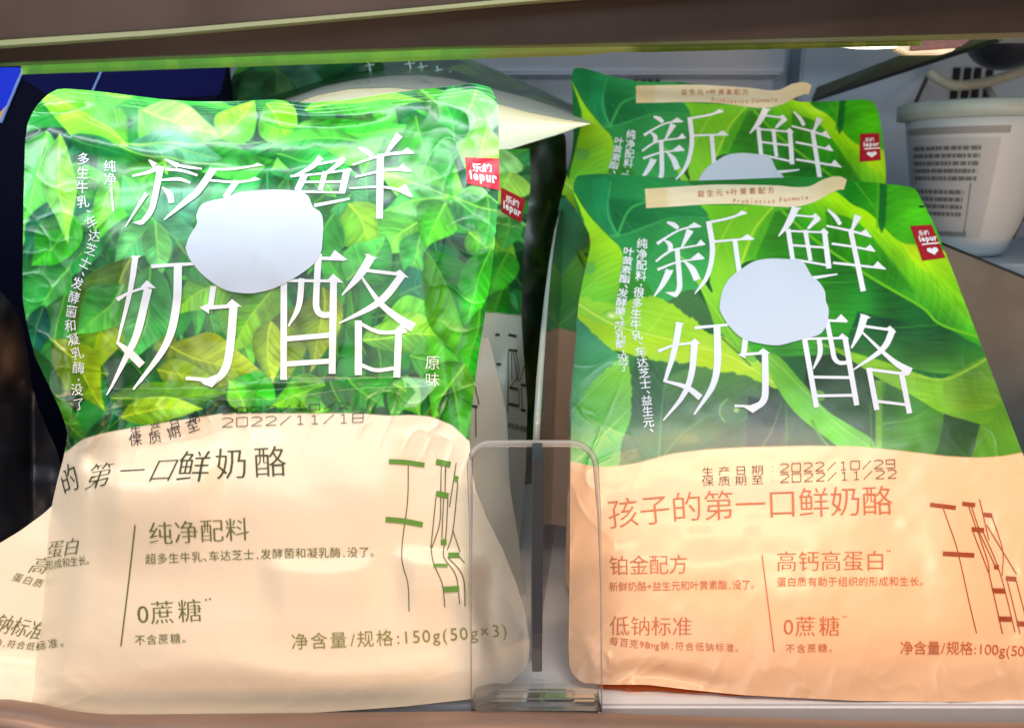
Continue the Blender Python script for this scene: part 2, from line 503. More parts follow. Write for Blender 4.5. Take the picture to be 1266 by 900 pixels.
# the herb-leaf picture of the cream pouch
def art_herb():
    A = Art(15, 90, 635, 575, 2.0, (44, 146, 60))
    # loose small leaves underneath
    for i in range(150):
        x = rng.uniform(10, 635); y = rng.uniform(85, 570); a = rng.uniform(0, 6.28); L = rng.uniform(60, 150)
        c = np.array([(20, 96, 50), (30, 120, 52), (16, 104, 74), (44, 130, 44), (60, 140, 80)][rng.integers(0, 5)]) * rng.uniform(.85, 1.15)
        A.leaf((x, y), (x + L * math.cos(a), y + L * math.sin(a)), L * rng.uniform(.25, .42), rng.uniform(-.2, .2), c, c * rng.uniform(.7, .95), nv=7, seed=1000 + i, under=.2)
    for i in range(60):
        x = rng.uniform(20, 625); y = rng.uniform(95, 560); a = rng.uniform(0, 6.28); L = rng.uniform(75, 185)
        low = y > 330
        pal = [(58, 168, 62), (96, 196, 62), (128, 212, 60), (52, 156, 84), (112, 190, 120), (30, 134, 70)] if not low else \
              [(46, 132, 34), (92, 150, 24), (128, 160, 20), (28, 104, 44), (70, 160, 60), (16, 84, 40)]
        k = rng.integers(0, 6); c = np.array(pal[k]) * rng.uniform(.85, 1.1)
        A.leaf((x, y), (x + L * math.cos(a), y + L * math.sin(a)), L * rng.uniform(.24, .40), rng.uniform(-.22, .22), c, c * rng.uniform(.78, .95), nv=5, seed=i, alpha=.95)
    # base, tip, width, bend, half, other half
    LIME, GRN, MID, DK, TEAL, PALE, OLV, YEL = (150, 222, 50), (64, 180, 52), (90, 200, 70), (12, 108, 52), (104, 176, 146), (150, 222, 120), (128, 150, 14), (190, 228, 60)
    Lf = A.leaf
    for args in [
        ((58, 158), (30, 292), 46, .05, (110, 206, 90), (70, 180, 90)), ((62, 245), (34, 315), 24, .0, (18, 104, 86), (30, 130, 80)),
        ((88, 262), (44, 322), 42, -.1, (60, 180, 40), (28, 130, 40)), ((73, 162), (82, 285), 28, .08, (150, 216, 80), (110, 190, 110)),
        ((160, 182), (52, 118), 50, .14, (140, 214, 60), (88, 196, 66)), ((128, 118), (272, 132), 30, -.06, (84, 204, 60), (50, 176, 70)),
        ((176, 140), (270, 168), 38, .06, (156, 224, 110), (112, 208, 96)), ((270, 172), (302, 128), 34, .1, (140, 226, 50), (100, 205, 60)),
        ((165, 179), (272, 199), 30, -.05, (96, 168, 128), (120, 190, 150)), ((86, 166), (152, 190), 18, .05, (12, 112, 60), (30, 140, 76)),
        ((120, 106), (160, 120), 26, .1, (120, 214, 60), (70, 190, 70)), ((320, 128), (354, 182), 40, -.08, (140, 216, 60), (100, 204, 66)),
        ((470, 150), (390, 190), 46, -.1, (120, 210, 80), (84, 190, 70)), ((412, 158), (346, 206), 44, .08, (146, 222, 110), (104, 206, 90)), ((372, 136), (508, 124), 20, -.06, (120, 216, 60), (50, 170, 60)),
        ((380, 156), (500, 150), 22, .1, (70, 190, 56), (100, 210, 70)), ((440, 168), (330, 182), 20, .1, (60, 176, 70), (130, 214, 80)),
        ((193, 277), (146, 326), 34, .08, (88, 176, 112), (120, 196, 120)), ((193, 277), (160, 226), 34, -.06, (74, 178, 92), (110, 196, 90)),
        ((193, 277), (250, 240), 40, .06, (98, 168, 136), (72, 150, 120)), ((193, 277), (248, 330), 44, -.08, (86, 158, 118), (60, 136, 100)),
        ((193, 277), (196, 340), 30, .04, (116, 190, 110), (78, 160, 100)), ((150, 228), (118, 282), 26, .1, (130, 212, 70), (90, 186, 80)),
        ((330, 205), (262, 214), 26, .1, (90, 200, 80), (50, 160, 80)), ((340, 190), (440, 214), 26, -.06, (60, 176, 80), (30, 130, 74)),
        ((470, 262), (464, 318), 36, .05, (120, 176, 140), (84, 150, 120)), ((437, 254), (454, 316), 54, -.12, (160, 212, 66), (104, 180, 50)),
        ((420, 262), (385, 330), 44, .1, (60, 160, 60), (28, 110, 54)), ((522, 270), (474, 316), 44, .1, (138, 218, 90), (96, 200, 80)),
        ((520, 286), (500, 350), 40, -.1, (110, 206, 100), (62, 170, 90)), ((590, 108), (566, 172), 64, .05, (146, 222, 130), (120, 214, 110)),
        ((604, 156), (580, 214), 52, -.08, (156, 226, 90), (120, 212, 80)), ((560, 176), (548, 130), 34, .1, (40, 160, 54), (16, 116, 46)),
        ((512, 140), (557, 240), 52, .12, (30, 146, 26), (78, 186, 30)), ((557, 242), (478, 212), 40, -.06, (138, 220, 80), (96, 200, 84)),
        ((557, 244), (488, 262), 30, .08, (120, 210, 96), (70, 170, 96)), ((562, 243), (622, 256), 34, .06, (136, 214, 120), (84, 190, 70)),
        ((562, 246), (620, 288), 30, -.06, (66, 172, 74), (34, 140, 60)), ((554, 250), (532, 304), 40, .14, (96, 204, 40), (54, 170, 46)),
        ((540, 300), (560, 350), 34, .1, (24, 120, 70), (14, 92, 60)), ((580, 284), (613, 318), 28, .05, (126, 214, 50), (70, 180, 50)),
        ((604, 240), (598, 300), 26, -.1, (58, 170, 70), (96, 200, 70)), ((90, 328), (28, 412), 48, .1, (82, 190, 90), (40, 150, 70)),
        ((82, 360), (70, 480), 46, .08, (64, 158, 64), (36, 124, 44)), ((52, 372), (42, 440), 26, .0, (14, 92, 84), (20, 120, 70)),
        ((38, 420), (88, 528), 34, .06, (24, 92, 34), (44, 120, 40)), ((160, 322), (118, 462), 60, .12, (124, 150, 16), (70, 118, 16)),
        ((150, 350), (104, 400), 40, -.1, (92, 176, 80), (56, 140, 60)), ((70, 412), (124, 500), 38, -.1, (140, 166, 20), (84, 128, 16)),
        ((60, 480), (108, 540), 30, .1, (66, 130, 30), (30, 92, 30)), ((185, 330), (160, 440), 50, -.08, (70, 158, 84), (92, 170, 96)),
        ((300, 340), (220, 382), 40, .06, (126, 184, 60), (84, 150, 40)), ((218, 300), (258, 350), 30, .1, (80, 150, 90), (60, 130, 80)),
        ((345, 345), (292, 430), 52, .08, (116, 170, 30), (70, 140, 30)), ((206, 428), (312, 462), 62, .12, (146, 166, 24), (108, 142, 16)),
        ((196, 462), (262, 474), 30, .05, (128, 160, 24), (150, 178, 30)), ((140, 495), (268, 490), 34, .1, (88, 140, 14), (50, 110, 20)),
        ((150, 520), (242, 512), 24, -.1, (150, 190, 30), (110, 170, 26)), ((286, 474), (334, 500), 40, .1, (60, 186, 40), (30, 146, 40)),
        ((300, 512), (282, 478), 26, .1, (120, 204, 60), (70, 176, 50)), ((372, 380), (352, 465), 40, .1, (112, 138, 14), (76, 112, 14)),
        ((400, 360), (384, 450), 40, -.1, (132, 156, 20), (92, 126, 18)), ((340, 400), (330, 470), 32, .1, (150, 180, 26), (104, 146, 20)),
        ((405, 472), (338, 506), 32, .1, (110, 190, 30), (66, 154, 34)), ((405, 474), (390, 512), 28, -.05, (92, 176, 36), (50, 130, 30)),
        ((410, 468), (428, 512), 30, .05, (40, 130, 44), (22, 96, 40)), ((430, 465), (470, 505), 30, .1, (56, 152, 44), (24, 112, 40)),
        ((490, 365), (536, 346), 36, .1, (44, 140, 110), (90, 176, 120)), ((470, 400), (545, 378), 40, .08, (112, 204, 70), (70, 176, 60)),
        ((448, 420), (580, 418), 40, -.1, (138, 212, 70), (92, 184, 60)), ((430, 350), (470, 300), 44, .1, (96, 190, 90), (50, 150, 80)),
        ((505, 442), (574, 446), 44, .1, (86, 182, 56), (46, 150, 50)), ((528, 312), (590, 462), 60, -.14, (22, 136, 26), (140, 208, 34)),
        ((606, 308), (586, 396), 38, .06, (60, 190, 40), (26, 150, 30)), ((600, 380), (584, 470), 26, .0, (30, 150, 30), (90, 190, 40)),
        ((582, 452), (546, 512), 48, .1, (104, 188, 44), (56, 156, 36)), ((566, 480), (572, 540), 34, -.1, (64, 160, 30), (30, 120, 30)),
        ((500, 470), (490, 520), 30, .1, (60, 160, 70), (100, 190, 90)), ((480, 480), (520, 515), 26, -.1, (110, 190, 60), (80, 170, 60)),
    ]:
        b, t, wd, bd, c1, c2 = args
        t = (b[0] + (t[0] - b[0]) * 1.12, b[1] + (t[1] - b[1]) * 1.12)
        wd *= 1.28
        c2 = tuple(.45 * np.array(c1) + .55 * np.array(c2))
        Lf(b, t, wd, bd, c1, c2, nv=8, seed=int(b[0] * 7 + b[1]), edge=np.minimum(255, np.array(c1) * 1.05 + 25) if rng.random() < .5 else None)
    for p in [[(620, 262), (557, 243), (480, 214)], [(160, 180), (110, 148), (70, 128)], [(150, 178), (250, 180), (330, 171)], [(150, 182), (205, 200), (300, 206)]]:
        A.line(p, 2.4, 1.0, (190, 230, 110), .7)
    for p in [[(40, 150), (70, 140), (95, 132)], [(90, 168), (105, 188), (116, 194)], [(320, 150), (360, 158), (440, 146), (520, 132)]]:
        A.line(p, 2.2, 1.2, (20, 120, 50), .6)
    A.c = np.stack([Art.blur(A.c[..., k], 1) for k in range(3)], -1)
    # the pale folded paper-like figure at the lower right of the leaves
    A.poly([(492, 474), (549, 476), (530, 496), (518, 509), (501, 510), (498, 492)], (176, 216, 200), amp=.15, alpha=.75, smooth=False)
    A.poly([(497, 480), (512, 493), (500, 508), (498, 492)], (76, 160, 80), amp=.15, alpha=.8, smooth=False)
    return A


# the broad-leaf picture of the peach pouches
def art_broad():
    A = Art(692, 200, 1300, 590, 2.0, (36, 104, 52))

    def r1(*p): return [(700 + x / 4.5, 220 + y / 4.5) for x, y in p]
    def r2(*p): return [(980 + x / 4.5, 220 + y / 4.5) for x, y in p]
    P, Ln = A.poly, A.line
    P([(690, 200), (1300, 200), (1300, 320), (690, 320)], (30, 122, 62), (690, 200), (40, 140, 50), (1200, 300), amp=.25, freq=.2, smooth=False)
    # teal broad leaf, top left
    P(r1((-40, -90), (450, -60), (780, 120), (790, 500), (640, 720), (420, 700), (310, 520), (300, 390), (180, 270), (40, 60)), (24, 128, 78), (715, 220), (74, 168, 96), (840, 330), ang=.4, amp=.22, freq=.35)
    P(r1((230, 110), (450, 130), (760, 150), (770, 220), (560, 232), (400, 290), (290, 320)), (20, 118, 72), (740, 240), (50, 150, 90), (860, 270), ang=.1, amp=.25, freq=.4)
    P(r1((140, 20), (235, 0), (230, 190), (280, 310), (190, 250), (150, 140)), (34, 146, 96), ang=1.4, amp=.25, freq=.4)
    Ln(r1((285, 322), (232, 190), (246, 20)), 2.6, 1.0, (90, 190, 128), .8)
    Ln(r1((285, 322), (350, 180), (450, 130)), 3.0, 1.6, (92, 192, 110), .9)
    Ln(r1((250, 325), (330, 316), (470, 262), (600, 222), (770, 222)), 2.6, 1.0, (88, 186, 116), .8)
    Ln(r1((470, 440), (560, 330), (640, 250)), 1.2, .8, (90, 180, 110), .6)
    # lime side leaf
    P(r1((20, 40), (80, 190), (100, 300), (60, 680), (290, 700), (318, 480), (300, 390), (240, 330), (180, 268), (110, 186)), (168, 218, 44), (740, 300), (120, 200, 70), (722, 370), ang=-.5, amp=.16, freq=.3)
    Ln(r1((90, 640), (180, 560), (300, 490)), 1.4, .8, (196, 232, 110), .5)
    P(r1((310, 480), (420, 560), (480, 660), (330, 720), (290, 700)), (66, 150, 60), ang=.5, amp=.25)
    # lime stalk leaf behind the first character
    P(r1((745, 150), (800, 250), (800, 600), (850, 720), (940, 640), (980, 480), (1130, 430), (1200, 250), (1290, 130), (1150, 150)), (128, 204, 44), (880, 260), (156, 214, 70), (900, 360), ang=1.2, amp=.15, freq=.3)
    P(r1((990, 460), (1060, 300), (1150, 170), (1300, 110), (1210, 260), (1130, 430)), (104, 190, 48), ang=1.1, amp=.2, freq=.3)
    Ln(r1((800, 470), (870, 330), (925, 235), (1000, 170)), 1.6, 1.2, (186, 226, 90), .8)
    Ln(r1((975, 470), (1040, 300), (1100, 220), (1150, 165)), 2.2, 1.4, (206, 232, 80), .9)
    P(r1((1210, 210), (1250, 240), (1250, 480), (1110, 450), (1180, 300)), (36, 132, 66), ang=1.2, amp=.25)
    P(r1((560, 690), (700, 620), (800, 740), (830, 815), (740, 815)), (80, 122, 78), ang=.8, amp=.25)
    P(r1((770, 560), (800, 590), (815, 640), (790, 620)), (14, 84, 48), amp=.2)
    # the big right leaf and the space round the second character
    P([(958, 262), (985, 262), (1012, 300), (1080, 345), (1140, 380), (1165, 402), (1232, 425), (1240, 455), (1165, 472), (1100, 458), (1010, 440), (960, 440), (900, 420), (930, 330)],
      (14, 104, 46), (1130, 380), (70, 166, 44), (1010, 420), ang=.03, amp=.42, freq=.8)
    P([(1060, 385), (1150, 405), (1235, 420), (1240, 450), (1168, 462), (1100, 448), (1050, 430)], (10, 88, 52), (1140, 400), (86, 150, 50), (1140, 462), ang=.03, amp=.35, freq=.8)
    P([(985, 270), (975, 252), (1025, 236), (1046, 246), (1076, 264), (1092, 280), (1112, 297), (1135, 303), (1172, 318), (1182, 330), (1232, 430), (1165, 402), (1140, 380), (1080, 345), (1012, 300)],
      (168, 222, 22), (1120, 305), (48, 152, 36), (1088, 352), ang=.85, amp=.25, freq=.5)
    P([(1110, 296), (1135, 302), (1175, 316), (1196, 370), (1165, 345), (1135, 330)], (190, 224, 20), (1140, 310), (120, 196, 20), (1185, 370), ang=.9, amp=.2, freq=.5)
    P([(1020, 262), (1060, 275), (1100, 320), (1130, 362), (1080, 342), (1030, 308)], (52, 150, 32), ang=.8, amp=.3, freq=.5, alpha=.85)
    for k in range(9):
        x = 1040 + k * 15; y = 318 + k * 9.6
        Ln([(x, y + 4), (x + 4, y - 14), (x + 4 - k * .5, y - 34)], .9, .5, (120, 196, 50), .35)
    Ln([(968, 262), (1012, 300), (1080, 345), (1140, 380), (1165, 402), (1236, 424)], 3.6, 3.4, (122, 196, 36), .95)
    Ln([(1137, 378), (1125, 352), (1095, 318)], 1.2, .6, (110, 190, 60), .7)
    Ln([(1015, 350), (1050, 349), (1085, 345)], 1.6, 1.0, (84, 170, 60), .8)
    Ln([(1020, 407), (1090, 406), (1160, 402)], 2.0, 1.4, (70, 150, 60), .8)
    # top right leaf
    P([(1028, 200), (1110, 190), (1160, 225), (1165, 300), (1132, 302), (1110, 297), (1076, 264), (1046, 246)], (26, 120, 36), (1040, 240), (84, 190, 24), (1125, 250), ang=-.35, amp=.32, freq=.35)
    P([(1086, 205), (1096, 215), (1094, 280), (1086, 280)], (18, 110, 50), amp=.3, alpha=.9)
    Ln([(1086, 200), (1086, 240), (1084, 282)], 2.4, 2.0, (108, 190, 40), .95)
    Ln([(1058, 226), (1070, 242), (1085, 262)], 1.6, 1.2, (112, 188, 50), .9)
    # leaves at the foot
    P([(700, 395), (722, 393), (738, 415), (760, 434), (775, 445), (770, 480), (715, 530), (700, 530)], (72, 150, 118), (715, 405), (96, 170, 110), (755, 470), ang=-.6, amp=.25)
    P([(770, 436), (800, 442), (860, 450), (960, 480), (1090, 470), (1090, 600), (765, 600)], (66, 122, 62), (800, 460), (58, 84, 58), (960, 540), ang=-.25, amp=.35, freq=.4)
    P([(815, 470), (870, 452), (935, 470), (945, 500), (880, 545), (818, 572)], (92, 134, 72), (870, 460), (70, 110, 60), (880, 550), ang=-.5, amp=.3, freq=.4)
    P([(785, 442), (818, 452), (822, 480), (816, 575), (760, 590), (776, 525), (781, 480)], (56, 110, 62), ang=1.0, amp=.4, freq=.4)
    P([(925, 490), (960, 500), (970, 530), (950, 570), (925, 575)], (52, 62, 54), amp=.3)
    Ln([(824, 455), (817, 520), (814, 580)], 2.6, 2.6, (112, 160, 90), .7)
    Ln([(818, 566), (845, 535), (880, 512)], 1.6, 1.0, (120, 166, 96), .7)
    Ln([(938, 560), (955, 530), (966, 500)], 2.4, 1.6, (120, 160, 80), .6)
    Ln([(972, 500), (973, 560)], 2.6, 2.6, (90, 130, 60), .7)
    P([(776, 440), (781, 470), (781, 500), (778, 525), (769, 545), (758, 592), (700, 592), (706, 530), (726, 482), (760, 448)], (140, 208, 66), (765, 470), (92, 178, 90), (715, 540), ang=-.85, amp=.2, freq=.4, rough=3)
    Ln([(700, 582), (735, 548), (778, 506)], 1.6, 1.0, (196, 226, 140), .7)
    Ln([(700, 516), (730, 484), (766, 450)], 1.6, 1.0, (170, 216, 150), .7)
    # dark and lime leaves at the lower right
    P([(1000, 440), (1060, 440), (1090, 475), (1092, 600), (960, 600), (985, 520)], (38, 74, 42), (1000, 450), (54, 92, 44), (1080, 540), ang=.7, amp=.35, freq=.4)
    P([(1088, 466), (1130, 488), (1172, 510), (1164, 545), (1150, 566), (1088, 600), (1086, 520)], (92, 158, 34), (1110, 480), (70, 130, 36), (1140, 560), ang=-.25, amp=.3, freq=.5)
    P([(1095, 470), (1150, 500), (1120, 520), (1092, 524)], (66, 132, 34), ang=-.25, amp=.35)
    Ln([(1092, 524), (1125, 518), (1152, 503)], 1.6, 1.0, (128, 176, 50), .8)
    P([(1168, 508), (1215, 520), (1212, 560), (1200, 600), (1140, 600), (1160, 550)], (52, 92, 50), ang=.3, amp=.3)
    P([(1228, 476), (1300, 590), (1200, 600), (1206, 550), (1212, 524)], (112, 164, 48), (1240, 500), (86, 140, 50), (1240, 570), ang=1.2, amp=.3, freq=.5)
    P([(1000, 420), (1055, 436), (1100, 449), (1140, 463), (1166, 468), (1226, 440), (1246, 480), (1224, 522), (1190, 518), (1160, 508), (1130, 490), (1090, 470), (1040, 438)],
      (150, 200, 38), (1130, 500), (104, 164, 44), (1200, 455), ang=.15, amp=.25, freq=.5)
    P([(1166, 470), (1226, 442), (1240, 480), (1226, 505), (1168, 505)], (104, 150, 60), (1200, 455), (140, 186, 36), (1190, 508), ang=.1, amp=.25, freq=.6)
    Ln([(1120, 462), (1166, 469), (1195, 458), (1226, 440)], 2.4, 2.2, (172, 208, 70), .95)
    Ln([(1166, 469), (1165, 512)], 1.8, 1.2, (160, 200, 60), .9)
    # yellow leaf with a toothed rim and the stems
    P([(700, 362), (720, 366), (744, 373), (765, 376), (784, 368), (802, 366), (824, 373), (842, 384), (860, 396), (872, 408), (900, 420), (940, 448), (975, 468), (960, 482), (930, 468), (880, 456), (850, 449), (816, 447), (795, 440), (780, 438), (755, 430), (738, 415), (715, 392), (700, 380)],
      (154, 208, 66), (740, 380), (182, 216, 56), (870, 450), ang=.25, amp=.14, freq=.4, rough=5)
    P([(700, 380), (740, 400), (800, 415), (870, 426), (930, 455), (900, 460), (850, 448), (795, 440), (755, 430), (720, 398)], (176, 214, 46), (760, 420), (196, 218, 44), (880, 452), ang=.25, amp=.14, rough=2)
    Ln([(708, 372), (760, 402), (820, 418), (900, 440), (955, 472)], 2.0, 1.6, (226, 238, 130), .7)
    for a, b in [((770, 405), (795, 372)), ((800, 412), (826, 380)), ((830, 420), (850, 394)), ((790, 412), (800, 436)), ((830, 422), (838, 444)), ((745, 393), (765, 380))]:
        Ln([a, ((a[0] + b[0]) / 2 + 1, (a[1] + b[1]) / 2), b], 1.2, .7, (222, 236, 120), .55)
    P(r1((625, 425), (680, 470), (760, 570), (880, 740), (990, 900), (1060, 1020), (980, 1000), (900, 900), (830, 830), (790, 720), (700, 520)), (158, 214, 62), (860, 330), (128, 190, 60), (920, 430), ang=1.0, amp=.2, freq=.4)
    Ln(r1((640, 440), (800, 690), (960, 930)), 1.2, 1.0, (206, 232, 130), .6)
    Ln([(893, 418), (912, 436), (928, 452)], 3.0, 2.0, (84, 120, 60), .7)
    P([(940, 436), (962, 440), (990, 470), (1020, 505), (1050, 525), (1078, 543), (1080, 560), (1050, 560), (1020, 540), (985, 512), (960, 478)], (126, 196, 54), (960, 460), (104, 186, 40), (1060, 545), ang=.7, amp=.25, freq=.5)
    Ln([(950, 440), (990, 478), (1030, 520), (1075, 552)], 1.4, 1.2, (180, 220, 110), .6)
    Ln([(1004, 520), (1012, 536), (1028, 556)], 4, 2.5, (100, 160, 44), .8)
    P([(1082, 470), (1090, 470), (1091, 600), (1083, 600)], (118, 172, 30), amp=.2, smooth=False)
    Ln([(1076, 500), (1078, 560)], 2.0, 2.0, (86, 140, 40), .8)
    # fine side veins of the broad leaves
    rib = np.array(catmull([(968, 262), (1012, 300), (1080, 345), (1140, 380), (1165, 402), (1236, 424)], 7))
    for i in range(4, len(rib) - 2, 1):
        x, y = rib[i]
        if y > 290:
            L = 60 + 50 * ((i * 37) % 11) / 11
            Ln([(x - 4, y + 2), (x - L * .5, y + 7), (x - L, y + 5)], .9, .5, (60, 150, 70) if i % 3 else (6, 76, 40), .35)
        if y > 300:
            Ln([(x + 2, y - 3), (x + 7, y - 22), (x + 4, y - 48)], .9, .4, (150, 214, 60) if i % 2 else (36, 130, 30), .35)
    for k in range(14):
        Ln([(1100 + k * 8, 458 + k * .5), (1104 + k * 8, 474 + k), (1104 + k * 9, 488 + k * 1.4)], .8, .4, (182, 220, 80) if k % 2 else (96, 150, 40), .35)
        Ln([(790 + k * 11, 470 + (k % 4) * 6), (804 + k * 11, 500 + (k % 3) * 9), (800 + k * 12, 545)], .8, .4, (112, 160, 96) if k % 2 else (44, 90, 50), .35)
        Ln([(712 + k * 3, 575 - k * 8), (735 + k * 3, 556 - k * 7), (752 + k * 2.4, 545 - k * 6)], .8, .4, (176, 222, 120), .35)
        Ln([(722 + k * 2, 330 + k * 3), (745 + k * 2.4, 318 + k * 3.4), (766, 312 + k * 4)], .8, .4, (186, 226, 90) if k % 2 else (110, 180, 50), .3)
        Ln([(1095 + k * 1.5, 232 + k * 4), (1115, 222 + k * 5), (1136, 224 + k * 5.2)], .8, .4, (120, 206, 60) if k % 2 else (40, 140, 30), .35)
    for a, b, c in [((790, 240), (812, 262), (826, 290)), ((765, 262), (780, 282), (800, 300)), ((742, 250), (752, 272), (762, 292)), ((830, 275), (842, 295), (848, 318))]:
        Ln([a, b, c], 1.2, .6, (86, 186, 116), .5)
    # drops of water
    P([(744, 386), (752, 383), (766, 384), (772, 388), (766, 393), (752, 395), (745, 392)], (150, 204, 90), (745, 386), (196, 230, 120), (765, 394), amp=.1)
    Ln([(746, 388), (754, 384), (768, 385)], 1.0, 1.0, (90, 150, 50), .8)
    P([(752, 388), (758, 389), (760, 392), (754, 393)], (226, 240, 190), amp=.05)
    P([(892, 494), (900, 494), (913, 502), (914, 512), (902, 522), (892, 520), (888, 508)], (84, 124, 64), amp=.15)
    Ln([(899, 494), (891, 502), (890, 512), (896, 521)], 2.8, 2.0, (150, 186, 96), .8)
    P([(908, 504), (914, 505), (912, 510), (907, 509)], (170, 200, 120), amp=.1)
    P([(1008, 482), (1018, 484), (1020, 492), (1014, 496), (1006, 492)], (120, 170, 60), amp=.1)
    P(r1((75, 470), (150, 470), (160, 520), (110, 540), (70, 520)), (110, 180, 120), amp=.1, alpha=.6)
    return A


# ------------------------------------------------------------------ printing on a sheet
_gl = {}


def glyph(s, off, fine=False):
    k = (s, off, fine)
    oxy = off if isinstance(off, tuple) else None
    if k not in _gl:
        c = bpy.data.curves.new('glyph', 'FONT'); c.body = s; c.offset = 0 if oxy else off; c.resolution_u = 3
        o = bpy.data.objects.new('glyph', c); COL.objects.link(o)
        dg = bpy.context.evaluated_depsgraph_get(); dg.update()
        e = o.evaluated_get(dg); me = e.to_mesh()
        v = np.array([(q.co.x, q.co.y) for q in me.vertices]).reshape(-1, 2); f = [list(p.vertices) for p in me.polygons]
        e.to_mesh_clear()
        if oxy is not None and len(v):
            cnt = {}
            for q in f:
                for a, b in zip(q, q[1:] + q[:1]):
                    cnt[(a, b)] = 1
            nn = [[] for _ in v]
            for a, b in cnt:
                if (b, a) not in cnt:
                    d = v[b] - v[a]; L = np.hypot(*d)
                    if L > 1e-7:
                        m_ = np.array([d[1], -d[0]]) / L
                        nn[a].append(m_); nn[b].append(m_)
            for i, m_ in enumerate(nn):
                if len(m_) >= 2:
                    k_ = (m_[0] + m_[1]) / max(.85, 1 + m_[0] @ m_[1])
                    v[i] += k_ * np.array(oxy)
        bpy.data.objects.remove(o); bpy.data.curves.remove(c)
        _gl[k] = (v, f)
        if fine:
            bm = bmesh.new(); vs = [bm.verts.new((a, b, 0)) for a, b in _gl[k][0]]
            for q in _gl[k][1]:
                try:
                    bm.faces.new([vs[i] for i in q])
                except ValueError:
                    pass
            for _ in range(3):
                es = [e for e in bm.edges if e.calc_length() > .16]
                if not es:
                    break
                bmesh.ops.subdivide_edges(bm, edges=es, cuts=1)
                bmesh.ops.triangulate(bm, faces=[q for q in bm.faces if len(q.verts) > 4])
            bm.verts.index_update()
            _gl[k] = (np.array([(q.co.x, q.co.y) for q in bm.verts]), [[q.index for q in f_.verts] for f_ in bm.faces])
            bm.free()
    return _gl[k]


WIDTHS = {'、': .5, ',': .5, '。': .6, ':': .32, '/': .4, '(': .38, ')': .38, ' ': .4, '×': .6, '+': .6, '*': .4}


